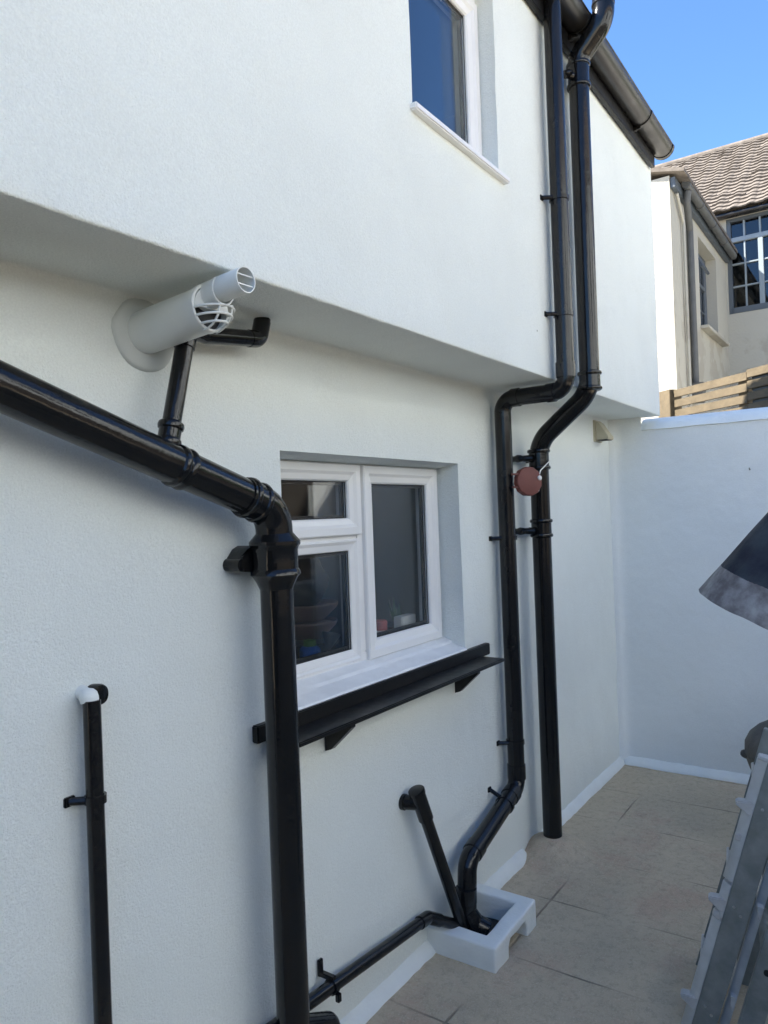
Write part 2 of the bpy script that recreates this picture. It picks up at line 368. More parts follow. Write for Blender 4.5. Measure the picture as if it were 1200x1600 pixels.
# slope the kitchen sill reveal down to the outside, and cut the back of the upper reveal
for v in bm.verts:
    if abs(v.co.y - .11) < .02 and KW[0] - .02 < v.co.x < KW[1] + .02:
        if abs(v.co.z - KW[2]) < .012: v.co.z += .034
        if abs(v.co.z - KW[3]) < .012: v.co.z -= .016
box(bm, (XR - .02, OV + .004, ZS + .003), (XR - .003, 2.66, 3.58)); box(bm, (-3.2, .004, -.05), (-3.18, 2.66, 3.58))
box(bm, (4.30, .006, -.05), (4.325, 2.66, 2.0))
panel(bm, [-3.2, 1.7, 3.3, XR], [-.05, .9, 2.05, 3.58], lambda x, z: Vector((x, 2.68, z)))
link('wall', bm, M_wall, house, ang=40)
# roof over it, tiled, pitched up from the eaves
bm = NB()
ev, rg, back = (-.335, 3.575), (1.2, 4.46), (2.80, 3.545)
for (a, b) in ((ev, rg), (rg, back)):
    n = 12
    for k in range(n):
        y0, z0 = lerp(a[0], b[0], k / n), lerp(a[1], b[1], k / n); y1, z1 = lerp(a[0], b[0], (k + 1) / n), lerp(a[1], b[1], (k + 1) / n)
        q = [(-3.3, y0, z0 + .02), (4.42, y0, z0 + .02), (4.42, y1, z1), (-3.3, y1, z1)]
        top = [bm.verts.new(Vector(p) + Vector((0, 0, .03))) for p in q]; bot = [bm.verts.new(Vector(p)) for p in q]
        bm.faces.new(top); bm.faces.new(bot[::-1])
        for i in range(4): bm.faces.new((top[i], bot[i], bot[(i + 1) % 4], top[(i + 1) % 4]))
link('roof', bm, M_rooft, house, smooth=False)
bm = NB()
for x in (4.36, -3.18):
    bm = NB(); prism(bm, [(-.28, 3.57), (2.68, 3.57), (1.2, 4.42)], lambda y, z: Vector((x, y, z)), lambda y, z: Vector((x - .02, y, z))); link('gable', bm, M_wall, house, smooth=False)
bm = NB(); box(bm, (-3.2, OV - .030, 3.405), (4.345, OV - .006, 3.585), .003); box(bm, (-3.2, OV - .040, 3.572), (4.35, OV - .005, 3.590), .003)
link('fascia', bm, M_shelf, house)

def sash(parent, name, x0, x1, z0, z1, yf, yb, wd, m=None, step=.45, ch=.012):
    """mitred window frame ring with a flat outer face, chamfer and glazing bead"""
    bm = NB(); pr = [(0, yb), (0, yf + .004), (.004, yf), (wd * step, yf), (wd * step + .010, yf + ch * .6), (wd * .92, yf + ch), (wd, yf + ch + .006), (wd, yb)]
    rings = []
    for (sx, sz, cx, cz) in ((1, 1, x0, z0), (-1, 1, x1, z0), (-1, -1, x1, z1), (1, -1, x0, z1)):
        rings.append([bm.verts.new((cx + sx * d, y, cz + sz * d)) for d, y in pr])
    for k in range(4):
        a, b = rings[k], rings[(k + 1) % 4]
        for i in range(len(pr)):
            j = (i + 1) % len(pr); bm.faces.new((a[i], b[i], b[j], a[j]))
    return link(name, bm, m or M_upvc, parent, smooth=False)
def pane(parent, x0, x1, z0, z1, y, m=None, gasket=True):
    bm = NB(); box(bm, (x0, y, z0), (x1, y + .004, z1)); p = link('pane', bm, m or M_glass, parent, smooth=False)
    if gasket:
        bm = NB(); g = .004
        for (a, b) in (((x0 - .002, z0 - .002), (x1 + .002, z0 + g)), ((x0 - .002, z1 - g), (x1 + .002, z1 + .002)), ((x0 - .002, z0 + g), (x0 + g, z1 - g)), ((x1 - g, z0 + g), (x1 + .002, z1 - g))):
            box(bm, (a[0], y - .002, a[1]), (b[0], y - .0003, b[1]))
        # spacer bar of the double glazing
        s = .012
        for (a, b) in (((x0, z0), (x1, z0 + s)), ((x0, z1 - s), (x1, z1)), ((x0, z0 + s), (x0 + s, z1 - s)), ((x1 - s, z0 + s), (x1, z1 - s))):
            box(bm, (a[0], y + .006, a[1]), (b[0], y + .018, b[1]))
        link('gasket', bm, M_seal, parent, smooth=False)
    return p

# ---- kitchen window
kw = empty('window', (1.98, .1, 1.33), None, None); kw.parent = house; kw.matrix_parent_inverse = parent_world(house).inverted()
kw['label'] = 'three-light white window above the black shelf'
bm = NB(); y0, y1 = .102, .165
X0, X1, Z0, Z1 = 1.485, 2.482, 1.000, 1.672
box(bm, (X0, y0, Z0), (X0 + .045, y1, Z1), .004); box(bm, (X1 - .045, y0, Z0), (X1, y1, Z1), .004)
box(bm, (X0 + .045, y0, Z0), (X1 - .045, y1, Z0 + .045), .004); box(bm, (X0 + .045, y0, Z1 - .045), (X1 - .045, y1, Z1), .004)
box(bm, (1.962, y0 + .001, Z0 + .045), (2.006, y1 - .001, Z1 - .045), .004); box(bm, (X0 + .045, y0 + .001, 1.415), (1.962, y1 - .001, 1.455), .004)
link('frame', bm, M_upvc, kw, ang=30)
sash(kw, 'casement', 1.993, 2.473, 1.016, 1.668, .086, .15, .062)
pane(kw, 2.054, 2.412, 1.077, 1.607, .112)
sash(kw, 'fanlight', 1.497, 1.975, 1.436, 1.668, .086, .15, .056)
pane(kw, 1.552, 1.920, 1.491, 1.613, .112)
sash(kw, 'fixed_light', 1.508, 1.966, 1.022, 1.424, .098, .15, .040, step=.2)
pane(kw, 1.547, 1.927, 1.061, 1.385, .116)
bm = NB()   # second skins of the double glazing
for (a, b, c, d) in ((2.054, 2.412, 1.077, 1.607), (1.552, 1.92, 1.491, 1.613), (1.547, 1.927, 1.061, 1.385)):
    box(bm, (a, .137, c), (b, .141, d))
link('inner_pane', bm, M_glass, kw, smooth=False)
# sill board: sloping painted ledge between frame and wall face
bm = NB(); n = 40; rows = []
for i in range(n + 1):
    x = lerp(1.486, 2.492, i / n); q = lambda k, s: .0022 * noise.noise(Vector((x * 9, k, s)))
    rows.append([bm.verts.new(p) for p in ((x, .12, .985), (x, .103, 1.018 + q(1, 0)), (x, .085, 1.012 + q(2, 0)), (x, .06, 1.004 + q(3, 0)), (x, .052, .996 + q(3, 1)), (x, .02, .985 + q(4, 0)), (x, -.004, .978 + q(5, 0)), (x, -.008, .972), (x, -.006, .955), (x, .12, .955))])
for a, b in zip(rows, rows[1:]):
    for k in range(10): bm.faces.new((a[k], b[k], b[(k + 1) % 10], a[(k + 1) % 10]))
bm.faces.new(rows[0]); bm.faces.new(rows[-1][::-1])
link('sill', bm, M_sill, kw, ang=25)

# ---- upper window
uw = empty('window', (2.06, -.2, 2.98), None, None); uw.parent = house; uw.matrix_parent_inverse = parent_world(house).inverted()
uw['label'] = 'upper window reflecting blue sky'
sash(uw, 'frame', 1.78, 2.350, 2.652, 3.315, -.212, -.15, .040, step=.7)
sash(uw, 'casement', 1.81, 2.335, 2.668, 3.262, -.226, -.16, .064)
pane(uw, 1.872, 2.273, 2.730, 3.198, -.200, M_glassu)
bm = NB(); box(bm, (1.872, -.178, 2.730), (2.273, -.174, 3.198)); link('inner_pane', bm, M_glass, uw, smooth=False)
bm = NB(); box(bm, (1.775, OV - .022, 2.636), (2.388, OV + .06, 2.657), .004); link('sill', bm, M_upvc, uw)
bm = NB(); rows = []
for i in range(25):
    x = lerp(1.80, 2.02, i / 24); y = -.11 + .012 * math.sin(i * 1.1)
    rows.append((bm.verts.new((x, y, 2.62)), bm.verts.new((x, y, 3.35)), bm.verts.new((x, y + .003, 3.35)), bm.verts.new((x, y + .003, 2.62))))
for a, b in zip(rows, rows[1:]):
    for k in range(4): bm.faces.new((a[k], b[k], b[(k + 1) % 4], a[(k + 1) % 4]))
link('curtain', bm, M_curtain, uw)
# rooms behind the two windows
def room(x0, x1, ya, yb, z0, z1, hole, back=None):
    bm = NB(); panel(bm, sorted({x0, hole[0], hole[1], x1}), sorted({z0, hole[2], hole[3], z1}), lambda x, z: Vector((x, ya, z)), [hole])
    q = lambda *p: bm.faces.new([bm.verts.new(c) for c in p])
    
    if back: panel(bm, [x0, back[0], back[1], x1], [z0, back[2], back[3], z1], lambda x, z: Vector((x, yb, z)), [back])
    else: q((x0, yb, z0), (x1, yb, z0), (x1, yb, z1), (x0, yb, z1))
    q((x0, ya, z0), (x0, yb, z0), (x0, yb, z1), (x0, ya, z1)); q((x1, ya, z0), (x1, yb, z0), (x1, yb, z1), (x1, ya, z1))
    q((x0, ya, z0), (x1, ya, z0), (x1, yb, z0), (x0, yb, z0)); q((x0, ya, z1), (x1, ya, z1), (x1, yb, z1), (x0, yb, z1))
    return bm
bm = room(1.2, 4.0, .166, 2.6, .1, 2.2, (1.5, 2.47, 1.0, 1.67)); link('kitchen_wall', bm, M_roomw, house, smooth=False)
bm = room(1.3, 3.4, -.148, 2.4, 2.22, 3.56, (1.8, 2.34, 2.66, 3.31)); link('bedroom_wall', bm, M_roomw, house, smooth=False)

# rear wing added out of view to block light behind the camera
bm = NB(); box(bm, (-3.4, -4.2, -.05), (-1.9, -.3, 2.1)); link('added_rear_wing', bm, M_brick, house, smooth=False)
# mortar fillets along wall and floor (one mesh each, under their wall)
def fillet(bm, p0, p1, out, h=.045, wd=.042, seed=0):
    p0, p1, out = Vector(p0), Vector(p1), Vector(out); L = (p1 - p0).length; n = max(6, int(L / .018)); rows = []
    for i in range(n + 1):
        p = p0.lerp(p1, i / n); t = i / n * L
        a = 1 + .14 * noise.noise(Vector((t * 5, seed, 0))) + .10 * noise.noise(Vector((t * 21, seed, 4)))
        e = min(1, min(i, n - i) / 2 + .45); hh, ww = h * a * e, wd * (1 + .16 * noise.noise(Vector((t * 6, seed, 9))) + .1 * noise.noise(Vector((t * 25, seed, 2)))) * e
        g = ground_z(p.x, p.y) - .012
        rows.append([bm.verts.new(p + out * o + Vector((0, 0, z))) for o, z in ((-.01, g), (-.01, hh * 1.04), (.003, hh), (ww * .35, hh * .78), (ww * .72, hh * .42), (ww, hh * .04 + .002), (ww * 1.02, g))])
    for a, b in zip(rows, rows[1:]):
        for k in range(7): bm.faces.new((a[k], b[k], b[(k + 1) % 7], a[(k + 1) % 7]))
    bm.faces.new(rows[0]); bm.faces.new(rows[-1][::-1])
bm = NB(); fillet(bm, (.3, 0, 0), (2.168, 0, 0), (0, -1, 0), .036, .034, 1); fillet(bm, (2.47, 0, 0), (2.955, 0, 0), (0, -1, 0), .042, .034, 2); fillet(bm, (3.125, 0, 0), (4.33, 0, 0), (0, -1, 0), .040, .030, 3)
link('mortar_fillet', bm, M_smooth, house, ang=50)

# ================================================================== YARD WALL (end wall, with side and retaining walls added out of view)
yw = empty('garden_wall', (4.4, -1, 0), 'white rendered yard wall across the far end under the wooden slatted fence', 'wall')
bm = NB()
def ewf(y, z):
    q = Vector((4.33, y, z)); d = .005 * noise.noise(q * 1.4) + .0025 * noise.noise(q * 5) + .001 * noise.noise(q * 17)
    r = .03 * (1 - soft(-y, 0.0, .05))           # rounded meeting with the house wall
    return q + Vector((-d - r, 0, 0)) + Vector((.012 * (2 - z) * 0, 0, 0))
panel(bm, grid_lines(SIDE_Y, .02, .026, (-.185,)), grid_lines(-.05, 1.925, .026), lambda y, z: ewf(y, z))
panel(bm, grid_lines(-.185, .02, .026), grid_lines(1.925, 2.012, .026), lambda y, z: ewf(y, z))
box(bm, (4.338, SIDE_Y, -.05), (4.56, .0, 1.92))
bmesh.ops.remove_doubles(bm, verts=bm.verts, dist=.0004)
link('wall', bm, M_endw, yw, ang=40)
bm = NB(); box(bm, (-3.2, SIDE_Y - .2, -.05), (4.56, SIDE_Y - .002, SIDE_H)); link('added_side_wall', bm, M_sidew, yw, smooth=False)  # unseen wall added to shape light and reflections in the yard
bm = NB(); box(bm, (4.563, -30, -.05), (4.60, SIDE_Y - .002, 1.80)); link('added_retaining_wall', bm, M_brick, yw, smooth=False)  # unseen dark wall added to darken what the kitchen window reflects
bm = NB(); rows = []; ys = grid_lines(SIDE_Y, -.178, .03)
for i, y in enumerate(ys):
    o = [.003 * noise.noise(Vector((y * 7, k, 3))) for k in range(6)]; e = .02 if i == len(ys) - 1 else 0
    rows.append([bm.verts.new(p) for p in ((4.318 + o[0] + e, y, 1.927 + o[1]), (4.330 + o[0] + e, y, 1.944 + o[2] * .8), (4.352 + o[3], y, 1.966 + o[3]), (4.390, y, 1.991 + o[4]), (4.45, y, 2.003), (4.58, y, 2.006), (4.58, y, 1.923), (4.335, y, 1.923))])
for a, b in zip(rows, rows[1:]):
    for k in range(8): bm.faces.new((a[k], b[k], b[(k + 1) % 8], a[(k + 1) % 8]))
bm.faces.new(rows[0]); bm.faces.new(rows[-1][::-1])
link('coping', bm, M_smooth, yw, ang=50)
bm = NB(); fillet(bm, (4.33, -.01, 0), (4.33, SIDE_Y, 0), (-1, 0, 0), .040, .036, 5); link('mortar_fillet', bm, M_smooth, yw, ang=50)
bm = NB(); tube(bm, [(4.335, -.742, 1.668), (4.30, -.742, 1.666), (4.292, -.742, 1.676)], .0022, .006, 8); link('nail', bm, M_gutter, yw)

# ================================================================== PIPEWORK
def collar(parent, p, d, r, L=.09, m=M_black, name='collar', rib=.006):
    bm = NB(); lathe(bm, p, d, axis_collar(p, d, r, L, rib), 28); return link(name, bm, m, parent)
def wall_clip(parent, p, r, wall_y, side=-1, m=M_blackpl, h=.016, along=(0, 0, 1)):
    """pipe clip: a band round the pipe and an arm running back to a foot on the wall"""
    bm = NB(); lathe(bm, p, along, [(-h / 2, r), (-h / 2, r + .004), (h / 2, r + .004), (h / 2, r)], 24)
    a = Vector(along).normalized(); side_v = a.cross(Vector((0, 1, 0))).normalized() * side
    p = Vector(p); q = p + side_v * (r + .001)
    foot = Vector((q.x, wall_y, q.z)) + side_v * .018
    tube(bm, [p + side_v * r * .8 + Vector((0, r * .3, 0)), foot + Vector((0, -.004, 0))], .0085, 0, 8)
    box(bm, foot + Vector((-.012, -.006, -.010)), foot + Vector((.012, .004, .010)), .002)
    return link('clip', bm, m, parent)

# ---- large soil pipe at the left: sloping run, bend, vertical drop
sp = empty('soil_pipe', (1.358, -.1, 0), 'thick glossy black pipe sloping from the left then dropping beside the kitchen window', 'soil pipe')
RB = .0425; A = Vector((.40, -.1, 1.838)); B = Vector((1.352, -.1, 1.522)); D = (B - A).normalized()
bm = NB(); tube(bm, [A - D * .5, B - D * .085], RB, 0, 36); link('pipe', bm, M_black, sp)
bm = NB(); tube(bm, [B - D * .11, B, (1.354, -.1, 1.385)], RB + .0035, .085, 36, steps=14); link('bend', bm, M_black, sp)
bm = NB(); tube(bm, [(1.354, -.1, 1.36), (1.360, -.1, .02)], RB - .0015, 0, 36); link('pipe', bm, M_black, sp)
collar(sp, A.lerp(B, .925), D, RB, .05, rib=.007)
collar(sp, A + D * .70, D, RB, .034, rib=.0045)
bm = NB(); lathe(bm, (1.354, -.1, 1.445), (0, 0, -1), [(-.020, RB + .002), (-.008, RB + .012), (.002, RB + .021), (.010, RB + .021), (.016, RB + .016), (.024, RB + .014), (.070, RB + .014), (.076, RB + .019), (.084, RB + .020), (.090, RB + .014), (.104, RB + .006), (.120, RB - .001)], 40, .03)
link('socket', bm, M_black, sp)
# fixing ears of the socket, close to the wall
for sgn in (-1, 1):
    P = [(.030, .036), (.050, .028), (.070, .006)] + [(.070 + .014 * math.cos(a), -.010 + .016 * math.sin(a)) for a in (1.2, .8, .4, 0, -.4, -.8, -1.2, -1.55)] + [(.050, -.028), (.030, -.030)]
    bm = NB(); t = NB(); prism(t, P, lambda u, v: Vector((1.354 + sgn * u, -.060, 1.398 + v)), lambda u, v: Vector((1.354 + sgn * u, .001, 1.398 + v)))
    bmesh.ops.bevel(t, geom=[e for e in t.edges if max(v.co.y for v in e.verts) < -.05], offset=.006, segments=2, affect='EDGES', clamp_overlap=True); join(bm, t); link('fixing_ear', bm, M_black, sp)

bm = NB(); tube(bm, [(1.360, -.1, .235), (1.42, -.1, .205), (1.50, -.098, .165), (1.535, -.097, .02)], .026, .03, 20); link('shoe', bm, M_black, sp)

# ---- small branch waste joining the sloping run
bp = empty('waste_pipe', (1.05, -.08, 1.64), 'slim black branch pipe rising from the sloping pipe behind the boiler flue', 'waste pipe', 'small black waste pipes')
b0 = Vector((1.035, -.092, 1.640)); b1 = Vector((1.122, -.075, 1.935))
bm = NB(); tube(bm, [b0, b1, (1.18, -.066, 1.930), (1.358, -.066, 1.952), (1.374, -.066, 2.006)], .0205, .018, 20); link('pipe', bm, M_black, bp)
collar(bp, b0.lerp(b1, .165), b1 - b0, .0225, .050, rib=.005)
bm = NB(); lathe(bm, b0.lerp(b1, .03), b1 - b0, [(-.012, .045), (.0, .036), (.012, .028), (.03, .025), (.034, .022)], 24); link('saddle', bm, M_black, bp)
bm = NB(); lathe(bm, b0.lerp(b1, .88), b1 - b0, [(-.014, .0205), (-.013, .0235), (.016, .0235), (.017, .0205)], 22); link('elbow', bm, M_black, bp)
bm = NB(); tube(bm, [(1.322, -.066, 1.9475), (1.358, -.066, 1.952), (1.372, -.066, 1.999)], .0218, .022, 20); link('elbow', bm, M_black, bp)

# ---- rainwater downpipe
dp = empty('downpipe', (2.78, -.06, .05), 'slimmer black downpipe stepping back under the overhang and ending in the white gully box', 'downpipe')
RD = .034; UY = OV - .052; LY = -.054
bm = NB(); tube(bm, [(2.768, UY, 3.56), (2.772, UY, 1.955), (2.782, LY, 1.955), (2.790, LY, .365), (2.30, -.082, .262), (2.272, -.088, .075)], RD, .055, 28, steps=10); link('pipe', bm, M_blackpl, dp)
def dsock(p, d, L=.05): 
    bm = NB(); lathe(bm, p, d, [(-L / 2, RD), (-L / 2 + .001, RD + .0035), (L / 2 - .001, RD + .0035), (L / 2, RD)], 26); return link('socket', bm, M_blackpl, dp)
dsock((2.770, UY, 2.035), (0, 0, 1), .06); dsock((2.774, UY + .062, 1.955), (.03, 1, 0), .035); dsock((2.780, LY - .062, 1.955), (.03, 1, 0), .035)
dsock((2.790, LY, .425), (0, 0, 1), .06); dsock((2.725, -.057, .351), (.95, .05, .2), .04); dsock((2.365, -.078, .276), (.95, .05, .2), .045); dsock((2.275, -.087, .155), (.05, 0, 1), .05)
for z in (2.70, 2.25): wall_clip(dp, (2.769, UY, z), RD, OV, 1)
for z in (1.385, .548): wall_clip(dp, (2.788, LY, z), RD, 0, 1)
wall_clip(dp, (2.655, -.062, .336), RD, 0, side=1, along=(.98, .05, .2))
bm = NB(); tube(bm, [(2.272, -.088, .095), (2.285, -.115, .055), (2.302, -.150, .035)], RD + .001, .03, 24, cap=False); link('shoe', bm, M_blackpl, dp)

# ---- soil and vent stack on the right
vs = empty('soil_pipe', (3.05, -.1, .05), 'tall black soil stack with ribbed collars, bent round the gutter and under the overhang', 'soil pipe')
RS = .041; SY = OV - .056; QY = -.092
bm = NB(); tube(bm, [(3.040, -.448, 4.9), (3.040, -.448, 3.49), (3.035, SY, 3.37), (3.035, SY, 1.980), (3.05, QY, 1.790), (3.052, QY, .035)], RS, .14, 32, steps=12); link('pipe', bm, M_black, vs)
def rings(z, y, x, L=.085): 
    return collar(vs, (x, y, z), (0, 0, 1), RS, L, rib=.0075)
rings(3.300, SY, 3.035, .10); rings(2.025, SY, 3.035, .075); rings(1.715, QY, 3.05, .085); rings(1.415, QY, 3.051, .075)
bm = NB(); tube(bm, [(3.040, -.448, 3.60), (3.040, -.448, 3.49), (3.035, SY, 3.37), (3.035, SY, 3.31)], RS + .0035, .14, 32, steps=12); link('bend', bm, M_black, vs)
collar(vs, (3.040, -.448, 3.585), (0, 0, 1), RS, .07, rib=.005)
def ear(x, y, z, wy):
    for sgn in (-1, 1):
        bm = NB()
        tube(bm, [(x + sgn * (RS + .004), y + .012, z), (x + sgn * (RS + .030), wy - .03, z)], [.016, .013], 0, 12)
        lathe(bm, (x + sgn * (RS + .033), wy - .056, z), (0, 1, 0), [(0, .009), (.008, .011), (.012, .014), (.03, .017), (.045, .012), (.056, .013)], 14, .1)
        link('bracket', bm, M_black, vs)
ear(3.05, QY, 1.72, 0); ear(3.051, QY, 1.405, 0); ear(3.035, SY, 3.285, OV)
bm = NB(); lathe(bm, (3.040, -.448, 4.86), (0, 0, 1), [(0, RS), (.0, RS + .008), (.06, RS + .008), (.075, .03), (.10, .02)], 24); link('cowl', bm, M_black, vs)

# ---- small waste pipes low on the wall
wp = empty('waste_pipe', (.878, -.035, 0), 'thin upright black waste pipe at lower left with a white painted top elbow', 'waste pipe', 'small black waste pipes')
bm = NB(); tube(bm, [(.878, -.035, .0), (.877, -.035, 1.150)], .0175, 0, 20); link('pipe', bm, M_blackpl, wp)
bm = NB(); lathe(bm, (.876, -.031, 1.145), (0, .25, 1), [(0, .0175), (.008, .0185), (.018, .017), (.025, .011), (.028, .003)], 20, .12); link('elbow', bm, M_smooth, wp)
bm = NB(); tube(bm, [(.876, -.030, 1.158), (.878, .004, 1.160)], [.012, .016], 0, 16); link('wall_stub', bm, M_smooth, wp)
bm = NB(); lathe(bm, (.905, -.013, 1.152), (.15, -1, 0), [(-.014, .021), (.006, .022), (.010, .020), (.012, .012)], 24, .06); link('end_cap', bm, M_black, wp)
wall_clip(wp, (.878, -.035, .952), .0175, 0, 1)

wq = empty('waste_pipe', (2.25, -.08, .06), 'short slanting black waste pipe running from the wall down into the white gully box', 'waste pipe', 'small black waste pipes')
t0 = Vector((2.043, -.056, .560)); t1 = Vector((2.238, -.094, .050))
bm = NB(); tube(bm, [t0, t1], .0205, 0, 20); link('pipe', bm, M_blackpl, wq)
bm = NB(); tube(bm, [t0 + (t0 - t1).normalized() * .030, t0 - (t0 - t1).normalized() * .075], .0255, 0, 20); tube(bm, [t0 - (t0 - t1).normalized() * .012, (2.025, .004, .548)], .024, 0, 18); lathe(bm, (2.027, -.012, .549), (-.1, 1, 0), [(0, .024), (.001, .026), (.016, .026)], 20); lathe(bm, t0 + (t0 - t1).normalized() * .026, t0 - t1, [(0, .0255), (.001, .028), (.012, .028), (.014, .024)], 20); link('tee', bm, M_blackpl, wq)

wr = empty('waste_pipe', (1.8, -.045, .18), 'long low black waste pipe along the foot of the wall towards the white gully box', 'waste pipe', 'small black waste pipes')
bm = NB(); tube(bm, [(1.30, -.046, .226), (2.085, -.044, .152), (2.205, -.080, .082), (2.215, -.10, .04)], .0185, .02, 20); link('pipe', bm, M_blackpl, wr)
bm = NB(); tube(bm, [(2.035, -.044, .157), (2.085, -.044, .152), (2.135, -.060, .123)], .0215, .025, 20); link('elbow', bm, M_blackpl, wr)
bm = NB(); c = Vector((1.578, -.0455, .1996)); d = Vector((.785, .002, -.074)).normalized()
lathe(bm, c, d, [(-.008, .0185), (-.008, .0225), (.008, .0225), (.008, .0185)], 20)
box(bm, c + Vector((-.008, -.010, .016)), c + Vector((.008, .046, .030)), .002); box(bm, c + Vector((-.009, .036, .016)), c + Vector((.009, .0455, .062)), .002); box(bm, c + Vector((-.007, -.028, -.036)), c + Vector((.007, -.014, -.012)), .002)
link('clip', bm, M_blackpl, wr)

# ---- gutter
gt = empty('gutter', (1.5, -.35, 3.5), 'half round black gutter along the eaves of the white house', 'gutter')
GY, GZ, GR = -.346, 3.520, .057
def gut(bm, x0, x1, r, th):
    P = []; n = 18
    for k in range(n + 1): a = math.pi + math.pi * k / n; P.append((math.cos(a) * r, math.sin(a) * r))
    for k in range(n, -1, -1): a = math.pi + math.pi * k / n; P.append((math.cos(a) * (r - th), math.sin(a) * (r - th)))
    prism(bm, P, lambda u, v: Vector((x0, GY + u, GZ + v)), lambda u, v: Vector((x1, GY + u, GZ + v)))
bm = NB(); gut(bm, -3.2, 4.385, GR, .003); tube(bm, [(-3.2, GY - GR + .001, GZ), (4.385, GY - GR + .001, GZ)], .004, 0, 10); link('channel', bm, M_gutter, gt)
bm = NB(); gut(bm, 4.372, 4.400, GR + .004, .007); n = 18
P = [(math.cos(math.pi + math.pi * k / n) * (GR + .004), math.sin(math.pi + math.pi * k / n) * (GR + .004)) for k in range(n + 1)]
prism(bm, P, lambda u, v: Vector((4.394, GY + u, GZ + v)), lambda u, v: Vector((4.401, GY + u, GZ + v))); link('end_cap', bm, M_gutter, gt)
for x in (3.93, 3.0, 2.1, 1.2):
    bm = NB(); gut(bm, x, x + .024, GR + .005, .005); box(bm, (x, -.326, 3.445), (x + .024, -.309, 3.54), .002); box(bm, (x + .004, -.345, 3.450), (x + .020, -.320, 3.472), .002); link('bracket', bm, M_gutter, gt)
bm = NB(); gut(bm, 2.70, 2.84, GR + .005, .006); link('outlet', bm, M_gutter, gt)

# ================================================================== BOILER FLUE
fl = empty('boiler_flue', (1.056, -.15, 1.925), 'pale grey boiler flue with a caged end sticking out under the overhang', 'boiler flue')
FX, FZ = 1.056, 1.922; FE = -.222
bm = NB(); lathe(bm, (FX + .004, .002, FZ - .004), (0, -1, 0), [(0, .082), (.007, .080), (.012, .074), (.016, .052)], 30, .06); link('wall_collar', bm, M_rubber, fl)
bm = NB(); lathe(bm, (FX, 0, FZ), (0, -1, 0), [(0, .0475), (-FE - .018, .0475), (-FE - .017, .0495), (-FE, .0495), (-FE + .002, .047), (-FE + .002, .044), (-FE - .03, .044)], 36); link('tube', bm, M_flue, fl)
bm = NB(); lathe(bm, (FX, FE + .02, FZ), (0, -1, 0), [(0, .0442), (.004, .0442)], 30); link('inlet_shadow_plate', bm, M_seal, fl)
oz = FZ + .025
bm = NB()
def hollow(bm, y0, y1, r, th, cx, cz):
    lathe_p = [(0, r), (abs(y1 - y0), r), (abs(y1 - y0), r - th), (0, r - th)]; rg = []
    for (h, q) in lathe_p: rg.append([bm.verts.new((cx + math.cos(2 * math.pi * k / 30) * q, y0 - h, cz + math.sin(2 * math.pi * k / 30) * q)) for k in range(30)])
    for i in range(4):
        a, c = rg[i], rg[(i + 1) % 4]
        for k in range(30): bm.faces.new((a[k], a[(k + 1) % 30], c[(k + 1) % 30], c[k]))
hollow(bm, FE + .02, FE - .035, .0285, .002, FX, oz); hollow(bm, FE - .030, FE - .040, .0300, .003, FX, oz); hollow(bm, FE - .036, FE - .105, .0262, .0022, FX, oz + .004)
for dz in (-.009, .010):
    wq_ = math.sqrt(.0245 ** 2 - dz ** 2); box(bm, (FX - wq_, FE - .101, oz + .004 + dz - .0012), (FX + wq_, FE - .099, oz + .004 + dz + .0012))
link('outlet', bm, M_flue, fl)
# end plate closing the upper half of the terminal
bm = NB(); n = 18
P = [(math.cos(math.pi * k / n) * .0445, math.sin(math.pi * k / n) * .0445 - .004) for k in range(n + 1)]
prism(bm, P, lambda u, v: Vector((FX + u, FE - .004, FZ + v)), lambda u, v: Vector((FX + u, FE + .004, FZ + v))); link('end_plate', bm, M_flue, fl)
bm = NB()
for zf in (.18, .50, .80):
    z = FZ - .047 * zf; hw = .047 * math.sqrt(max(.05, 1 - zf * zf)); L = .054 * math.sqrt(max(.1, 1 - (zf * .8) ** 2))
    tube(bm, [(FX + math.cos(math.pi * k / 14) * hw, FE + .002 - math.sin(math.pi * k / 14) * L, z) for k in range(15)], .0026, 0, 8)
for xf in (-.35, .35):
    tube(bm, [(FX + xf * .047, FE + .002 - math.cos(math.pi / 2 * k / 8) * .052 * .94, FZ - .004 - math.sin(math.pi / 2 * k / 8) * .044) for k in range(9)], .0024, 0, 8)
tube(bm, [(FX + math.cos(math.pi + math.pi * k / 16) * .0475, FE - .001, FZ + math.sin(math.pi + math.pi * k / 16) * .0475) for k in range(17)], .003, 0, 8)
link('cage', bm, M_flue, fl)
# the flue rises a little towards its end
for o in fl.children:
    if o.name.split('.')[0] != 'wall_collar':
        for v in o.data.vertices: v.co.z -= .072 * v.co.y

# ================================================================== SHELF UNDER THE WINDOW
sh = empty('wall_shelf', (2.0, -.06, .93), 'black wooden shelf with upstand board on two brackets under the kitchen window', 'shelf')
bm = NB(); box(bm, (1.352, -.020, .927), (2.660, .003, .972), .003); link('back_board', bm, M_shelf, sh)
bm = NB(); box(bm, (1.395, -.120, .920), (2.582, -.0205, .933), .003); link('board', bm, M_shelf, sh)
for x in (1.645, 2.405):
    bm = NB(); prism(bm, [(-.003, .9185), (-.100, .9185), (-.100, .906), (-.024, .835), (-.003, .828)], lambda y, z: Vector((x - .010, y, z)), lambda y, z: Vector((x + .010, y, z))); link('bracket', bm, M_shelf, sh, smooth=False)

